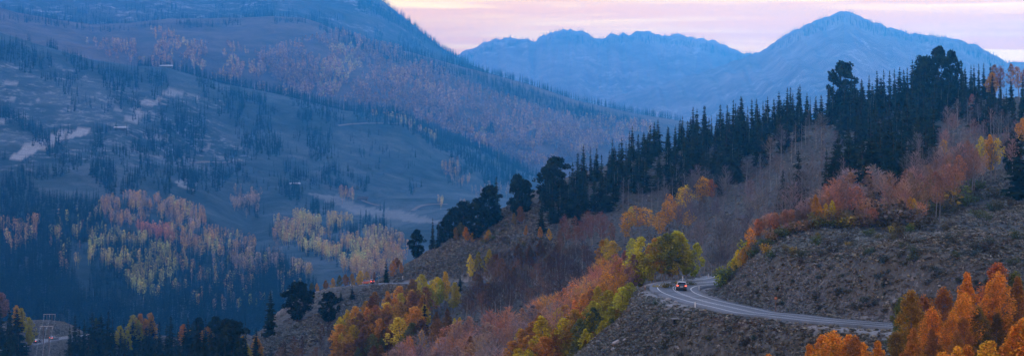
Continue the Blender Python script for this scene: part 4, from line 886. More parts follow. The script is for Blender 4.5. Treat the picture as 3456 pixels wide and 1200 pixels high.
aspG = [((SG, [(880,60),(980,75),(1150,190),(1400,275),(1560,325),(1590,340),(1540,350),(1440,400),(1330,410),(1230,360),(1090,300),(900,250),(700,200),(640,120)], 3100, (11, 16), gA, 601, 3800), dict(noise_=(110, 70), thr=-.12)),
  ((SG, [(1230,300),(1400,300),(1560,330),(1540,345),(1440,390),(1330,400),(1180,350)], 900, (11, 16), gO+gA, 602, 3800), dict(noise_=(70, 40), thr=-.02)),
  ((SG, [(810,110),(900,100),(930,140),(880,180),(840,230),(790,220)], 170, (11, 16), gO+gY, 603, 3800), dict(noise_=(50, 50), thr=-.02)),
  ((SG, [(380,60),(450,70),(480,110),(400,110)], 60, (11, 16), gO, 604, 3800),), ((SG, [(620,140),(750,150),(780,230),(650,220)], 160, (11, 16), gO+gA, 605, 3800), dict(noise_=(50, 50), thr=.0)),
  ((SG, [(200,90),(600,100),(700,190),(560,190),(300,140)], 420, (11, 16), gA+gO, 606, 3800), dict(noise_=(60, 60), thr=.04)),
  ((SG, [(970,160),(1080,170),(1100,220),(1000,230)], 120, (11, 16), gO, 607, 3800), dict(noise_=(50, 30), thr=-.02)),
  ((SG, [(1400,270),(1560,290),(1650,300),(1640,320),(1540,320)], 160, (11, 16), gO+gA, 608, 3800),)]
stuff_forest('aspen_forest', aspG, fa_s, leaf_t, 'pinkish aspen woods covering the broad hill behind', 'forest', 1.1)
conG = [((SG, [(785,46),(860,70),(960,105),(1080,135),(1175,165),(1185,180),(1090,165),(960,130),(860,95)], 420, (12, 18), cD, 611, 3800),),
  ((SG, [(1170,160),(1260,185),(1340,212),(1450,250),(1560,278),(1560,292),(1440,275),(1320,240),(1200,190)], 460, (12, 18), cD, 612, 3800),),
  ((SG, [(1440,246),(1600,284),(1640,296),(1600,300),(1500,300),(1440,290)], 130, (11, 16), cD, 613, 3800), dict(noise_=(60, 20), thr=-.02)),
  ((SG, [(0,22),(100,32),(250,58),(330,58),(320,68),(200,62),(0,32)], 110, (11, 15), cD, 614, 3800),), ((SG, [(330,52),(480,40),(600,38),(640,44),(600,50),(420,58)], 110, (10, 14), cD, 615, 3800), dict(noise_=(60, 20), thr=-.02)),
  ((SG, [(690,38),(770,38),(770,44),(690,44)], 40, (10, 14), cD, 616, 3800),), ((SG, [(1060,260),(1120,250),(1330,330),(1300,350)], 120, (10, 14), cD, 617, 3800), dict(noise_=(60, 30), thr=.05)),
  ((HH, [(900,-20),(960,0),(1030,42),(1100,90),(1150,128),(1190,160),(1170,165),(1100,110),(1000,50),(900,10)], 520, (12, 19), cD, 618, 5000),),
  ((HH, [(560,0),(700,0),(1000,60),(1150,150),(1000,110),(800,42),(600,35)], 420, (12, 17), cD, 619, 5000), dict(noise_=(60, 60), thr=-.0)),
  ((HH, [(-20,0),(600,0),(600,36),(240,55),(-20,16)], 300, (12, 17), cD, 620, 5000), dict(noise_=(50, 80), thr=.03)),
  ((HI2, [(1920,125),(2000,72),(2060,46),(2122,24),(2200,54),(2330,84),(2470,118),(2540,158),(2500,160),(2400,110),(2200,75),(2120,45),(2000,95)], 420, (12, 22), cD, 621, 7000),),
  ((HI1, [(1165,130),(1250,94),(1360,98),(1430,72),(1500,98),(1560,82),(1650,84),(1750,96),(1880,134),(1860,140),(1750,112),(1600,95),(1500,112),(1420,90),(1250,112),(1180,140)], 460, (12, 22), cD, 622, 8800),)]
conG += [((HH, 1180, 1600, 260, (9, 20), 701),), ((HI2, 2450, 3500, 420, (6, 15), 702), dict(gap=-.06)), ((HI1, 1540, 2580, 420, (6, 15), 703), dict(gap=-.06)), ((HG, 1050, 2300, 620, (10, 19), 704),), ((HG, -100, 1050, 300, (9, 15), 705), dict(gap=0.))]
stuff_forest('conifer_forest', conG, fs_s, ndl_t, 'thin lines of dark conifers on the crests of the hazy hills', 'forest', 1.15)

# ---- sagebrush and loose stones on the near slopes
def sage_t(seed, n=13):
    G = np.random.default_rng(seed); t = T()
    d = G.normal(0, 1, (n, 3)); d /= np.linalg.norm(d, axis=1)[:, None]; d[:, 2] = abs(d[:, 2])*.8; d *= G.uniform(.45, 1, (n, 1))*.5
    t.leaves(d+[0, 0, .05], .38, G); 
    for i in range(3):
        a = G.uniform(0, 6.28); r = .5
        t.tri((0, 0, -.1), (r*math.cos(a), r*math.sin(a), .25), (r*math.cos(a+.9), r*math.sin(a+.9), .2), .2)
    return t.arr()
def stone_t(seed):
    G = np.random.default_rng(seed); v = []
    for i in range(8):
        x, y, z = [(1 if i >> k & 1 else -1)*G.uniform(.3, .5) for k in range(3)]; v.append((x*1.2, y, z*.6+.1))
    q = [(0,1,3,2),(4,6,7,5),(0,4,5,1),(2,3,7,6),(0,2,6,4),(1,5,7,3)]; f = []
    for a, b, c, d in q: f += [(a, b, c), (a, c, d)]
    return np.array(v), np.array(f), np.array([.5]*8)
def scatter(mask, n, seed):
    G = np.random.default_rng(seed); A = np.gradient(X0, axis=0)*np.gradient(D0, axis=1)*mask; A = np.clip(A, 0, None); pr = (A/A.sum()).ravel()
    I = G.choice(pr.size, n, p=pr); i, j = np.unravel_index(I, mask.shape); P = []
    dx = us[1]-us[0]; u = us[i]+G.uniform(-.5, .5, n)*dx; d = ds[j]*(1+G.uniform(-.5, .5, n)*.0048); x = (u-CU)/F*d
    z = np.array([G0.z(a, b) for a, b in zip(x, d)])
    return np.stack([x, d, z], 1), u, HV-z/d*F
inz = (U0 > 500) & (U0 < 3900) & (V0 < 1330) & (D0 > 270) & (D0 < 860) & (distA > 5.6)
emb = inz & (D0 < 405) & (V0 > 960)
zone = inz*.10
zone[inz & (U0 > 2300) & (D0 < 560) & (V0 > 520)] = 1.6
zone[inz & (U0 > 2300) & (D0 < 380) & (V0 > 700)] = 3.0
zone[emb] = 5.0
zone[inz & inpoly(U0, V0, pl([(560,910),(780,795),(900,735),(1050,650),(1200,555),(1300,510),(1560,500),(1440,600),(1180,690),(1100,710),(950,750),(860,800),(740,910)])) & (D0 > 560)] = 3.2
zone *= (1-.55*scr)*(1-.9*np.clip(grav, 0, 1))
zone *= np.where(emb, np.clip(1+fbm(X0/5, D0/5, 3, 52)*1.6, .4, 2), np.clip(1+fbm(X0/9, D0/9, 3, 51)*2.6, .2, 3))
P_, uu, vv = scatter(zone, 110000, 71); R_ = np.random.default_rng(8)
pal = np.array([(.20,.205,.19), (.15,.165,.15), (.24,.22,.195), (.16,.135,.11), (.27,.235,.17), (.10,.10,.07)])
clus = fbm(P_[:, 0]/16, P_[:, 1]/16, 3, 91); ci = np.clip(((clus+.28)/.56*5+R_.normal(0, 1.1, len(P_))), 0, 5).astype(int)
sz = R_.uniform(.35, .95, len(P_))*np.where(P_[:, 1] > 600, 1.4, 1.)
merged('sagebrush', [sage_t(700+i) for i in range(6)], P_-[0, 0, .05], sz, sz*R_.uniform(.9, 1.4, len(P_)), R_.uniform(0, 6.28, len(P_)), pal[ci]*R_.uniform(.9, 1.5, (len(P_), 1)), twg_t, 'grey-green sagebrush tufts covering the slopes around the road', 'sagebrush')
P_, uu, vv = scatter(np.clip(scr*inz+.02*emb, 0, 1)*np.clip(1+fbm(X0/6, D0/6, 3, 55)*3, .05, 3), 12000, 72); n = len(P_)
sz = np.clip(np.exp(R_.normal(-1.75, .42, n)), .05, .6); g = R_.uniform(.07, .17, n)+(R_.uniform(0, 1, n) > .93)*.2
merged('scree', [stone_t(720+i) for i in range(6)], P_, sz, sz, R_.uniform(0, 6.28, n), np.stack([g, g*.97, g*.98], 1), twg_t, 'loose grey stones scattered on the road cutting and banks', 'scree')

# ================================================================ trees past the first 300 of a kind become one mass
def cull(name, limit, label):
    L_ = [p for p in PLANTS if NAME[p['kind']] == name]; L_.sort(key=lambda p: p['h']/p['d'], reverse=True)
    rest = [p for p in L_[limit:]]
    if not rest: return
    VV, FF, TT, SS = [], [], [], []; n0 = 0
    for p in rest:
        o = p['o']; M4 = np.eye(4); bpy.context.view_layer.update()
        for c in o.children:
            if 'crown' not in c.name and 'trunk' not in c.name: continue
            me = c.data; v = np.empty(len(me.vertices)*3, np.float32); me.vertices.foreach_get('co', v); v = v.reshape(-1, 3)
            f = np.empty(len(me.loops), np.int32); me.loops.foreach_get('vertex_index', f); f = f.reshape(-1, 3)
            s = np.empty(len(v), np.float32); me.attributes['sh'].data.foreach_get('value', s)
            a = o.rotation_euler.z; q = v*np.array(o.scale); R3 = np.array([[math.cos(a), -math.sin(a), 0], [math.sin(a), math.cos(a), 0], [0, 0, 1]])
            VV.append(q@R3.T+np.array(o.location)); FF.append(f+n0); n0 += len(v); SS.append(s)
            col = (.30,.28,.26) if 'trunk' in c.name else tuple(c.color)[:3]; TT.append(np.tile(col, (len(v), 1)))
        for c in list(o.children): bpy.data.objects.remove(c)
        bpy.data.objects.remove(o); PLANTS.remove(p)
    tag(obj(name.replace('tree', 'thicket'), mesh(name, np.concatenate(VV), np.concatenate(FF), ndl_t if 'spruce' in name else leaf_t if 'bare' not in name else twg_t, dict(tint=np.concatenate(TT), sh=np.concatenate(SS)))), label, 'thicket', kind='stuff')
cull('aspen_tree', 296, 'the smallest leafy aspens filling in between the larger ones on the near slopes')
cull('spruce_tree', 294, 'the smallest and most hidden dark spruces packed inside the ridge and valley woods')
cull('bare_aspen_tree', 296, 'smaller leafless aspens filling in the grey and brown stands')

# ================================================================ labels that single out each plant
LM = [('the dark car', 2300, 965), ('the red-lit car', 1254, 942), ('the lone round pine', 1405, 810), ('the tallest ridge spire', 1672, 620), ('the domed skyline pine', 3165, 200),
      ('the ragged skyline pine', 2845, 250), ('the drooping spruce', 2910, 560), ('the drain box', 2289, 1090), ('the valley cars', 150, 1130), ('the green grove aspen', 3045, 1040),
      ('the twin grey-stand spruces', 2670, 620), ('the bushy foot pine', 1003, 1000), ('the lone patch spruce', 2262, 560), ('the slim gold-grove spruce', 1432, 1040), ('the big golden corner aspen', 3450, 1090)]
ORD = ['first','second','third','fourth','fifth','sixth','seventh','eighth','ninth','tenth','eleventh','twelfth','thirteenth','fourteenth','fifteenth','sixteenth']
buckets = {}
for p in PLANTS:
    if p['label']: continue
    um, vm = p['u'], (p['v']+p['vb'])/2
    nm, a, b = min(LM, key=lambda l: math.hypot((l[1]-um), (l[2]-vm)*1.3))
    dx, dy = um-a, vm-b; dist = math.hypot(dx, dy)
    rel = ('right of' if dx > 0 else 'left of') if abs(dx) > abs(dy) else ('below' if dy > 0 else 'above')
    q = '' if dist < 110 else ('well ' if dist < 260 else 'far ')
    size = 'small ' if p['h'] < {'spruce': 12, 'aspen': 7.5, 'bare': 8.5, 'pine': 11, 'bush': 1.2}.get(p['kind'].split('_')[0], 8) else ''
    p['key'] = (size+p['desc'], q+rel+' '+nm); buckets.setdefault(p['key'], []).append(p)
def shorten(s, n):
    w_ = s.split()
    return ' '.join(w_[:n])
for (d_, r_), L_ in buckets.items():
    if len(L_) == 1: L_[0]['label'] = f'{d_}, {r_}'; continue
    rows = max(1, math.ceil(len(L_)/14)); L_.sort(key=lambda p: p['vb']); n = math.ceil(len(L_)/rows)
    for r in range(rows):
        row = sorted(L_[r*n:(r+1)*n], key=lambda p: p['u'])
        rn = '' if rows == 1 else [' in back row', ' in front row', ' in third row', ' in fourth row', ' in fifth row'][min(r, 4)]
        for i, p in enumerate(row):
            o_ = 'leftmost' if i == 0 else ('rightmost' if i == len(row)-1 else ORD[i]+' from left')
            p['label'] = f'{o_}{rn}: {d_}, {r_}'
for p in PLANTS:
    lab = p['label']; w_ = lab.split()
    if len(w_) > 16: lab = lab.replace(' of the', ' on').replace(' the ', ' ')
    tag(p['o'], ' '.join(lab.split()[:16]), CATN[p['kind']], p['group'] or None)

#from collections import Counter
#print('COUNTS', Counter(NAME[p['kind']] for p in PLANTS), 'dup labels', len(PLANTS)-len({p['o']['label'] for p in PLANTS}))
# ================================================================ cars, posts, pylons, buildings
from mathutils import Vector
class B:
    """polygon collector for hand-built parts"""
    def __init__(s): s.v = []; s.f = []
    def poly(s, pts): n = len(s.v); s.v += [tuple(p) for p in pts]; s.f.append(tuple(range(n, n+len(pts))))
    def box(s, x0, x1, y0, y1, z0, z1):
        n = len(s.v); s.v += [(x, y, z) for x in (x0, x1) for y in (y0, y1) for z in (z0, z1)]
        s.f += [tuple(n+i for i in q) for q in ((0,1,3,2),(4,6,7,5),(0,4,5,1),(2,3,7,6),(0,2,6,4),(1,5,7,3))]
    def rings(s, R_, cap=True):
        """loft closed rings of equal length"""
        n = len(s.v); k = len(R_[0])
        for r in R_: s.v += [tuple(p) for p in r]
        for j in range(len(R_)-1):
            for i in range(k): a = n+j*k+i; b = n+j*k+(i+1) % k; s.f.append((a, b, b+k, a+k))
        if cap: s.f.append(tuple(n+i for i in range(k))[::-1]); s.f.append(tuple(n+(len(R_)-1)*k+i for i in range(k)))
    def cyl(s, c, ax, r, h, k=16, r2=None):
        r2 = r if r2 is None else r2; c = Vector(c); a = Vector(ax).normalized(); t = a.orthogonal().normalized(); u = a.cross(t)
        s.rings([[c+(t*math.cos(2*PI*i/k)+u*math.sin(2*PI*i/k))*rr+a*hh for i in range(k)] for rr, hh in ((r, -h/2), (r2, h/2))])
    def build(s, name, mat, parent=None, bevel=0, sub=0, loc=None, smooth_=False):
        me = bpy.data.meshes.new(name); me.from_pydata(s.v, [], s.f); me.update(); me.materials.append(mat)
        if smooth_:
            for p in me.polygons: p.use_smooth = True
        o = obj(name, me, parent, loc)
        if bevel: m = o.modifiers.new('b', 'BEVEL'); m.width = bevel; m.segments = 2; m.limit_method = 'ANGLE'
        if sub: m = o.modifiers.new('s', 'SUBSURF'); m.levels = m.render_levels = sub
        return o
def pm(name, col, rough=.4, spec=.5, **k):
    M = Mat(name); n = M.noise(4, 3)
    return M.bsdf(M.mix(n, tuple(c*.9 for c in col), tuple(min(1, c*1.08) for c in col)), rough, spec, **k)
glass = pm('car_glass', (.02,.025,.03), .05, .9, coat=.6); rub = pm('tyre_rubber', (.02,.02,.02), .8, .2); alloy = pm('alloy', (.45,.45,.47), .3, .5, metal=.8)
plastic = pm('black_plastic', (.025,.025,.028), .6, .3); plate = pm('number_plate', (.45,.47,.52), .5, .3)
lamp = pm('tail_lamp_lit', (.5,.02,.02), .3, .5, emit=(1, .06, .03), estr=1.0)
lampc = pm('tail_lamp_core', (.8,.2,.1), .3, .5, emit=(1, .22, .12), estr=3.5)
def make_car(paint):
    r = empty('car', (0, 0, 0))
    # travel direction +Y, rear at -Y; lower body lofted along the length
    def ring(y, w, z0, z1, s=.12): return [(-w+s, y, z0), (w-s, y, z0), (w, y, z0+s), (w, y, z1-s*1.6), (w-s*.7, y, z1), (-w+s*.7, y, z1), (-w, y, z1-s*1.6), (-w, y, z0+s)]
    b = B(); b.rings([ring(-2.10, .74, .42, .86), ring(-2.02, .86, .30, .98), ring(-1.6, .90, .24, 1.02), ring(-.4, .905, .22, 1.0), ring(.8, .905, .22, .98), ring(1.6, .88, .24, .88), ring(2.0, .80, .30, .74), ring(2.1, .66, .40, .62)])
    body = b.build('body', paint, r, smooth_=False, bevel=.03)
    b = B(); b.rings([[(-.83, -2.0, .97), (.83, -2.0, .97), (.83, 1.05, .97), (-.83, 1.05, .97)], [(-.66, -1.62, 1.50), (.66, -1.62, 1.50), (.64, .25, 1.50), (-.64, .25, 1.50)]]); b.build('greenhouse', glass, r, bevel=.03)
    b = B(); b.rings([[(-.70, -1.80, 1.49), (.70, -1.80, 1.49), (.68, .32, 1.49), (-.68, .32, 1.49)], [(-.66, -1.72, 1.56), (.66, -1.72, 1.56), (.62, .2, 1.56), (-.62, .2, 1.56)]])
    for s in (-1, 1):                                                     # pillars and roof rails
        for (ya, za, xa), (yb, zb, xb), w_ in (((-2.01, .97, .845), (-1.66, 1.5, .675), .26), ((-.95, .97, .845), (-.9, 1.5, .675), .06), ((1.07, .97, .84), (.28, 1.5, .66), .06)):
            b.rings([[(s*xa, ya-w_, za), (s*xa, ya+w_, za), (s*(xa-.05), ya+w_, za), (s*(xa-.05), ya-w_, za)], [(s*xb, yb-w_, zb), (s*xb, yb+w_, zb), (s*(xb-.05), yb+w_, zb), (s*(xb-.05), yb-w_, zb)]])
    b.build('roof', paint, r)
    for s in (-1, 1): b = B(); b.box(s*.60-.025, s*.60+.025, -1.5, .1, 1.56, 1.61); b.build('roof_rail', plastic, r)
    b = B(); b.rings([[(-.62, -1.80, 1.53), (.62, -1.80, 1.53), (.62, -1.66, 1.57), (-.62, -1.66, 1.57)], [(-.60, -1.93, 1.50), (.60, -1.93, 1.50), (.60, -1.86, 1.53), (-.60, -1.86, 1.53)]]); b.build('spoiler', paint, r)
    b = B(); b.box(-.82, .82, -2.16, -1.95, .26, .50); b.build('bumper', plastic, r, bevel=.04)
    b = B(); b.box(-.26, .26, -2.125, -2.10, .66, .79); b.build('number_plate', plate, r)
    for s in (-1, 1):
        b = B(); b.rings([[(s*.84, -2.06, .78), (s*.52, -2.12, .80), (s*.52, -2.12, .98), (s*.80, -2.06, 1.02)], [(s*.90, -1.84, .78), (s*.60, -1.95, .80), (s*.60, -1.95, .99), (s*.88, -1.84, 1.02)]]); t_ = b.build('tail_light', lamp, r)
        b = B(); b.box(s*.70-.07, s*.70+.07, -2.15, -2.10, .84, .94); b.build('bulb', lampc, t_)
        b = B(); b.box(s*1.0-.10, s*1.0+.10, .60, .74, .98, 1.12); b.build('side_mirror', plastic, r, bevel=.03)
        for y in (-1.35, 1.32):
            b = B(); b.cyl((s*.80, y, .33), (1, 0, 0), .33, .22, 20); wh = b.build('wheel', rub, r, bevel=.02)
            b = B(); b.cyl((s*.905, y, .33), (1, 0, 0), .21, .03, 14); b.build('rim', alloy, wh)
    return r
def copy_tree(o, parent=None):
    c = o.copy(); COL.objects.link(c); c.parent = parent
    for ch in o.children: copy_tree(ch, c)
    return c
navy = pm('navy_paint', (.05,.055,.075), .25, .6, coat=.8); redp = pm('red_paint', (.35,.03,.03), .25, .6, coat=.8); grey = pm('silver_paint', (.28,.29,.31), .25, .6, coat=.8)
def on_road(o, R, N, bank, i, off, back=False, up=.01):
    t = np.array([N[i, 1]*-1, N[i, 0]]); p = R[i, :2]+N[i]*off
    hd = (R[i+1]-R[i-1]); 
    if back: hd = -hd
    f = Vector(hd).normalized(); nrm = Vector((N[i, 0], N[i, 1], -bank[i])).normalized(); upv = (f.cross(nrm) if not back else nrm.cross(f)).normalized()
    if upv.z < 0: upv = -upv
    s = f.cross(upv); from mathutils import Matrix
    m = Matrix((s, f, upv)).transposed().to_4x4(); m.translation = Vector((p[0], p[1], R[i, 2]-bank[i]*off+up)); o.matrix_world = m
car = make_car(navy); gc = 'cars on the mountain road'
def repaint(c, m):
    for ch in c.children:
        if ch.type == 'MESH' and ch.name.split('.')[0] in ('body', 'roof', 'spoiler'):
            ch.data = ch.data.copy(); ch.data.materials[0] = m
def nearest_u(R, u, lo, hi):
    uu = R[:, 0]/R[:, 1]*F+CU; idx = np.arange(len(R)); ok = (idx > lo) & (idx < hi); k = idx[ok]; return int(k[np.argmin(abs(uu[k]-u))])
# the near car: right-hand lane just inside the bend, heading away
cp = at(2300, 979, 401); i1 = int(np.argmin(((RA[:, :2]-np.array(cp[:2]))**2).sum(1))); sd = float((np.array(cp[:2])-RA[i1, :2])@NA[i1])
repaint(car, navy); [setattr(ch.data, 'name', ch.data.name) or ch.data.materials.__setitem__(0, pm('roof_sky_reflection', (.85,.85,.88), .2, .6, coat=.8)) for ch in car.children if ch.name.split('.')[0] in ('roof', 'spoiler')]  # pale roof, pillars and spoiler: sky reflection put into the paint colour
c2 = copy_tree(car); repaint(c2, redp); c3 = copy_tree(car); repaint(c3, grey); c4 = copy_tree(car); c5 = copy_tree(car); repaint(c5, grey)
on_road(car, RA, NA, bankA, i1, max(-1.6, min(1.6, sd)) if abs(sd) > .6 else -1.5)
car.rotation_euler.z = math.radians(-3)                    # just entering the curve
tag(car, 'dark blue hatchback with lit tail lights rounding the road bend', 'car', gc)
i2 = nearest_u(RA, 1254, near_idx(RA, 1500, 956, 728), len(RA)-3); on_road(c2, RA, NA, bankA, i2, -1.0); 
tag(c2, 'car glowing red with its tail lights on the far road shoulder', 'car', gc)
i3 = near_idx(RA, 2448, 938, 448); on_road(c3, RA, NA, bankA, i3, 1.0)
tag(c3, 'car almost hidden behind the slope, only its tail lights showing', 'car', gc)
for c, u, lab in ((c4, 114, 'car with lit tail lights on the valley road, lower of two'), (c5, 186, 'pale car with lit tail lights on the valley road, upper of two')):
    i = nearest_u(RB, u, 2, len(RB)-3); on_road(c, RB, NB, np.zeros(len(RB)), i, .9 if NB[i, 1] < 0 else -.9); tag(c, lab, 'car', 'cars on the valley road')
# carry the headings of far cars: seen from behind and a little from the side
# ---- delineator posts
white = pm('post_white', (.75,.75,.76), .5, .3); refl = pm('reflector', (.8,.8,.85), .2, .8); rustm = pm('weathered_steel', (.20,.10,.07), .8, .3); wood = pm('pole_wood', (.13,.10,.085), .9, .2); galv = pm('galvanised', (.30,.31,.33), .4, .5, metal=.3)
def post(u, vt, vb, label, d=None, mat=white, w=.075):
    p = G0.hit(u, vb, 0, 300 if vb > 960 else 395, 460) if d is None else G0.hit(u, vb, 0, d-50, d+60)
    if p is None: x_ = (u-CU)/F*d; p = (x_, d, G0.z(x_, d)); print('POST', u, HV-p[2]/d*F)
    h = (vb-vt)/F*p[1]*1.0; r = empty('delineator_post', (p[0], p[1], p[2]-.15))
    b = B(); b.rings([[(-w, -.02, 0), (w, -.02, 0), (w, .03, 0), (-w, .03, 0)], [(-w, -.02, h+.05), (w, -.02, h+.05), (w, .03, h+.05), (-w, .03, h+.05)], [(-w*.5, -.02, h+.15), (w*.5, -.02, h+.15), (w*.5, .03, h+.15), (-w*.5, .03, h+.15)]]); b.build('stake', mat, r)
    b = B(); b.box(-w*.7, w*.7, -.035, -.022, h-.12, h+.04); b.build('reflector', refl, r)
    tag(r, label, 'road marker', 'roadside delineator posts')
post(2346, 1017, 1041, 'white delineator post at the near edge of the road below the car')
post(2359, 963, 982, 'white delineator post inside the road bend, right of the car')
post(2304, 930, 950, 'white delineator post behind the dark car on the outer edge')
post(2391, 922, 942, 'white delineator post at the far end of the visible road')
post(2177, 962, 979, 'brown rusty post at the outer tip of the road bend', mat=rustm, w=.09)
post(1359, 930, 944, 'white delineator post on the sage slope right of the red-lit car', 742)
post(1183, 951, 960, 'white delineator post on the road shoulder left of the red-lit car', 755)
# tall snow pole beside the cutting
p = G0.hit(2618, 1056, 0, 330, 380); h = 62/F*p[1]; r = empty('snow_pole', (p[0], p[1], p[2]-.2))
b = B(); b.cyl((0, 0, h/2), (0, 0, 1), .05, h, 8, .035); b.build('pole', rustm, r); b = B(); b.box(-.22, .22, -.06, -.045, h-.45, h-.12); b.build('marker', pm('orange_marker', (.45,.16,.07), .7, .3), r)
tag(r, 'tall thin rusty snow pole with a small marker at the foot of the cutting', 'snow pole')
# drain box under the road
p = G0.hit(2289, 1082, 0, 330, 400); r = empty('drain_box', (p[0], p[1]-.2, p[2]-.15), math.radians(8))
b = B(); b.box(-.85, .85, -.15, 1.2, -.5, -.38); b.box(-.85, -.72, -.15, 1.2, -.38, .46); b.box(.72, .85, -.15, 1.2, -.38, .46); b.build('frame', plastic, r)
b = B(); b.box(-.95, .95, -.28, 1.2, .463, .56); b.build('lid', pm('weathered_plank', (.26,.25,.25), .9, .2), r); b = B(); b.box(-.71, .71, .6, .7, -.37, .45); b.build('back_panel', plastic, r)
tag(r, 'dark open drain box with a pale lid set in the embankment', 'drain box')
# boulders
def boulder(u, v, s, label, g=.22, dmin=290, dmax=420):
    p = G0.hit(u, v, 0, dmin, dmax)
    if not p: return
    G = np.random.default_rng(int(u)); me = bpy.data.meshes.new('boulder'); import bmesh
    bm = bmesh.new(); bmesh.ops.create_icosphere(bm, subdivisions=2, radius=s)
    for q in bm.verts:
        n = vnoise(q.co.x*1.7/s+u, q.co.y*1.7/s+q.co.z*1.3/s)+.35; q.co *= float(n)+.1; q.co.z *= .7; q.co.x *= 1.2
    bm.to_mesh(me); bm.free(); me.materials.append(simple('boulder_rock', (g, g*.95, g*.95), .9, .1, .35, 3)); o = obj('boulder', me, loc=(p[0], p[1], p[2]+s*.15)); tag(o, label, 'boulder', 'boulders along the road')
boulder(2918, 1077, .55, 'rounded boulder lying at the foot of the cutting beside the road', .25)
boulder(2085, 1158, .7, 'pale boulder low on the embankment left edge', .36); boulder(2112, 1148, .45, 'small pale boulder just right of the embankment boulder', .36); boulder(2070, 1178, .4, 'pale stone below the embankment boulder at the photo bottom', .36)
boulder(2255, 1012, .5, 'pale grey boulder below the outer road edge', .36); boulder(2282, 1020, .35, 'small pale rock right of the road edge boulder', .36); boulder(2240, 1003, .3, 'small pale rock left of the road edge boulder', .36)
# ---- power line over the valley road
def pylon(u, vt, vb, d, label, wood_=True):
    p = at(u, vb, d); zt = -(vt-HV)/F*d; h = zt-p[2]; r = empty('power_pylon', p)
    for s in (-1, 1):
        b = B(); b.cyl((s*1.15, 0, h/2-.5), (0, 0, 1), .22, h+1, 8, .15); b.build('pole', wood if wood_ else galv, r)
    b = B(); b.box(-2.6, 2.6, -.12, .12, h-.25, h); b.build('crossarm', galv, r)
    b = B(); b.rings([[(-1.1, -.05, h*.55), (-1.1, .05, h*.55), (-.95, .05, h*.55), (-.95, -.05, h*.55)], [(.95, -.05, h*.85), (.95, .05, h*.85), (1.1, .05, h*.85), (1.1, -.05, h*.85)]]); b.build('brace', wood, r)
    for s in (-1, 0, 1):
        b = B(); b.cyl((s*2.45, 0, h-.75), (0, 0, 1), .13, 1.0, 8, .07); b.build('insulator', galv, r)
    tag(r, label, 'power pylon', 'wooden power pylons'); return [(p[0]+s*2.45, p[1], p[2]+h-1.3) for s in (-1, 0, 1)]
A_ = pylon(156, 1098, 1184, 935, 'nearer wooden H-frame power pylon in front of the valley road')
B_ = pylon(167, 1058, 1150, 1010, 'taller wooden H-frame power pylon behind the valley road')
n_ = at(120, 1330, 800)
for j in range(3):
    e = (n_[0]+(j-1)*2.45, n_[1], n_[2])
    for a, c, lb in ((B_[j], A_[j], 'wire slung between the two pylons'), (A_[j], e, 'wire dropping from the nearer pylon below the photo')):
        P = [];
        for k in range(13):
            t = k/12; q = [a[m]*(1-t)+c[m]*t for m in range(3)]; q[2] -= 4*t*(1-t)*1.2; P.append(q)
        b = B(); b.rings([[(x+.035*math.cos(w_), y, z+.035*math.sin(w_)) for w_ in (0, 2.09, 4.19)] for x, y, z in P]); o = b.build('power_line', galv)
        tag(o, ['left', 'middle', 'right'][j]+' '+lb, 'power line', 'power lines')
# ---- small buildings on the far hillside
wallm = pm('dark_wall', (.07,.06,.055), .8, .2); roofm = pm('pale_roof', (.50,.50,.52), .5, .3); winm = pm('dark_window', (.03,.035,.04), .1, .7)
def shed(u, v, wid, dep, hgt, label, dark_roof=False, name='lodge', sheet=HF, win=5):
    p = next(q for q in (sheet.hit(u*W, v*W+k*3, 0, 1800) for k in range(40)) if q); r = empty(name, (p[0], p[1], p[2]-.8), math.radians(-4))
    b = B(); b.box(-wid/2, wid/2, 0, dep, 0, hgt); b.build('wall', wallm, r)
    b = B(); x = wid/2+.8; b.rings([[(-x, -.9, hgt-.1), (-x, dep+.9, hgt-.1), (-x, dep*.55, hgt+dep*.3)], [(x, -.9, hgt-.1), (x, dep+.9, hgt-.1), (x, dep*.55, hgt+dep*.3)]]); b.build('roof', wallm if dark_roof else roofm, r)
    for k in range(win):
        b = B(); cx = -wid/2+wid*(k+.5)/win; b.box(cx-.8, cx+.8, -.06, .05, hgt*.35, hgt*.8); b.build('window', winm, r)
    tag(r, label, 'building', None)
shed(417, 168, 18, 7, 3.2, 'long low pale-roofed lodge on the hillside crest among conifers')
shed(302, 325, 16, 6, 2.8, 'low pale-roofed shed above the rocky quarry slope')
shed(741, 466, 12, 6, 2.8, 'pale-roofed hut among the conifers above the golden aspens')
shed(911, 504, 13, 8, 3.5, 'dark cabin on the valley meadow beside a lone conifer', True, 'cabin', win=4)
# ---------------------------------------------------------------- camera, light, air
cam = bpy.data.cameras.new('camera'); co = bpy.data.objects.new('camera', cam); COL.objects.link(co)
co.rotation_euler = (PI/2, 0, 0); cam.sensor_width = 36; cam.lens = F/3456*36
cam.shift_y = -(600-HV)/3456; cam.clip_start = 1; cam.clip_end = 60000; SC.camera = co
SUN_EL, SUN_AZ = math.radians(4.0), math.radians(10)      # afterglow low behind the far ridges, a little right of the view
sun = bpy.data.lights.new('sun', 'SUN'); sun.energy = SUNE; sun.angle = math.radians(12); sun.color = (1, .8, .68)
so = bpy.data.objects.new('sun', sun); COL.objects.link(so)
so.rotation_euler = (PI/2-SUN_EL, 0, PI-SUN_AZ)
w = bpy.data.worlds.new('World'); SC.world = w; w.use_nodes = True
nt = w.node_tree; nt.nodes.clear()
N = nt.nodes.new; L = nt.links.new
def wm(op, a, b=0., c=None, clamp=False):
    n = N('ShaderNodeMath'); n.operation = op; n.use_clamp = clamp
    for i, x in enumerate((a, b) if c is None else (a, b, c)):
        if isinstance(x, (int, float)): n.inputs[i].default_value = x
        else: L(x, n.inputs[i])
    return n.outputs[0]
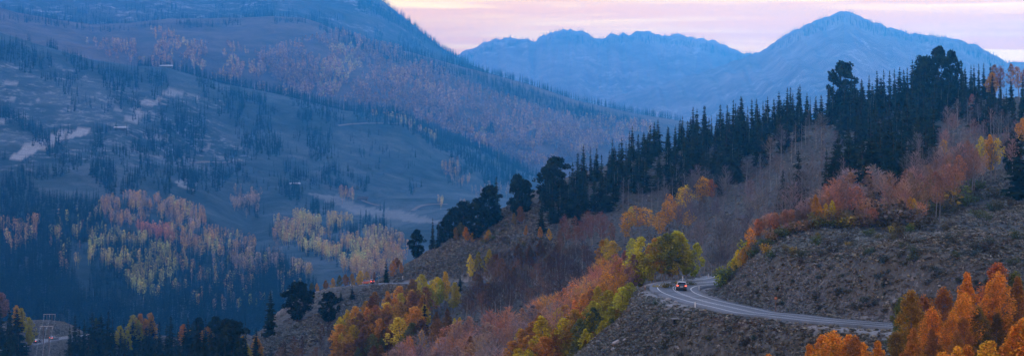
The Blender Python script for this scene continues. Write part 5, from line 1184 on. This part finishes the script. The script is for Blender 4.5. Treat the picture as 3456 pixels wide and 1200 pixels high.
def wmix(f, a, b):
    n = N('ShaderNodeMix'); n.data_type = 'RGBA'
    for i, x in ((0, f), (6, a), (7, b)):
        if isinstance(x, tuple): n.inputs[i].default_value = (*x, 1)
        elif isinstance(x, (int, float)): n.inputs[i].default_value = x
        else: L(x, n.inputs[i])
    return n.outputs[2]
tc = N('ShaderNodeTexCoord'); sep = N('ShaderNodeSeparateXYZ'); L(tc.outputs['Generated'], sep.inputs[0])
sky = N('ShaderNodeTexSky'); sky.sky_type = 'NISHITA'; sky.sun_disc = False
sky.sun_elevation = SUN_EL; sky.sun_rotation = SUN_AZ; sky.altitude = 2500; sky.air_density = 1.3; sky.dust_density = 1.0; sky.ozone_density = 3
def sten(sx, sy, sz, rot=0.0):
    m = N('ShaderNodeMapping'); m.inputs['Scale'].default_value = (sx, sy, sz); m.inputs['Rotation'].default_value = (0, rot, 0)
    L(tc.outputs['Generated'], m.inputs[0]); return m.outputs[0]
def wn(vec, sc, det=4, dist=0.):
    n = N('ShaderNodeTexNoise'); n.inputs['Scale'].default_value = sc; n.inputs['Detail'].default_value = det; n.inputs['Distortion'].default_value = dist
    L(vec, n.inputs['Vector']); return n.outputs[0]
z = sep.outputs[2]
streak = wn(sten(9, 2, 210, .03), 1.0, 6, .5)
broad = wn(sten(3, 1, 42, -.03), 1.3, 4, .3)
veil = wmix(wm('MULTIPLY_ADD', z, 20., -.62, True), HORIZON, UPPER)      # pink near the ridges, lilac higher
s1 = wm('MULTIPLY_ADD', broad, 6, -2.3, True)
s2 = wm('MULTIPLY_ADD', streak, 7.0, -3.2, True)
veil = wmix(wm('MULTIPLY', s1, s2), veil, CREAM)
lil = wm('MULTIPLY_ADD', wn(sten(4, 1, 90, .01), 1.7, 4, .3), 4.0, -2.1, True)
veil = wmix(wm('MULTIPLY', lil, .4), veil, LILAC)
low = wmix(wm('MULTIPLY_ADD', wm('MULTIPLY', sep.outputs[1], wm('SUBTRACT', 1.0, z)), 1.5, -.3, True), DOME, GLOW)      # pale blue afterglow above the sunset side
hi = wmix(wm('MULTIPLY_ADD', z, 9.0, -.75, True), veil, low)
nb = N('ShaderNodeVectorMath'); nb.operation = 'SCALE'; L(sky.outputs[0], nb.inputs[0]); nb.inputs['Scale'].default_value = NISH
fac = wm('MULTIPLY_ADD', z, -.9, .99, True)          # the veil of cloud thins towards the zenith
mixd = wmix(fac, nb.outputs[0], hi)
bg = N('ShaderNodeBackground'); L(mixd, bg.inputs[0]); bg.inputs[1].default_value = 1.0
wo = N('ShaderNodeOutputWorld'); L(bg.outputs[0], wo.inputs[0])
SC.view_settings.view_transform = 'Standard'; SC.view_settings.look = 'None'; SC.view_settings.exposure = EXPO; SC.view_settings.gamma = 1
SC.view_settings.use_curve_mapping = False

if HAZE:
    M = Mat('haze_air'); pv = M.n('ShaderNodeVolumePrincipled')
    pv.inputs['Color'].default_value = (*HAZEC, 1); pv.inputs['Density'].default_value = HAZED; pv.inputs['Anisotropy'].default_value = HAZEG
    M.l(pv.outputs[0], M.out.inputs['Volume'])
    bx0, bx1, by0, by1, bz0, bz1 = -7000, 7000, -400, 11200, -402, 452
    Vb = [(x, y, z_) for x in (bx0, bx1) for y in (by0, by1) for z_ in (bz0, bz1)]
    o = obj('haze', mesh('haze', Vb, [(0,1,3,2),(4,6,7,5),(0,4,5,1),(2,3,7,6),(0,2,6,4),(1,5,7,3)], M.m))
    tag(o, 'thin blue evening haze filling the valley air', 'haze', kind='stuff')
cy = SC.cycles
cy.max_bounces = 6; cy.diffuse_bounces = 2; cy.glossy_bounces = 1; cy.transmission_bounces = 2; cy.transparent_max_bounces = 8; cy.volume_bounces = 2
cy.sample_clamp_indirect = 4; cy.use_denoising = True; cy.denoiser = 'OPENIMAGEDENOISE'; cy.denoising_prefilter = 'ACCURATE'
cy.use_adaptive_sampling = True; cy.adaptive_threshold = .01; cy.caustics_reflective = False; cy.caustics_refractive = False
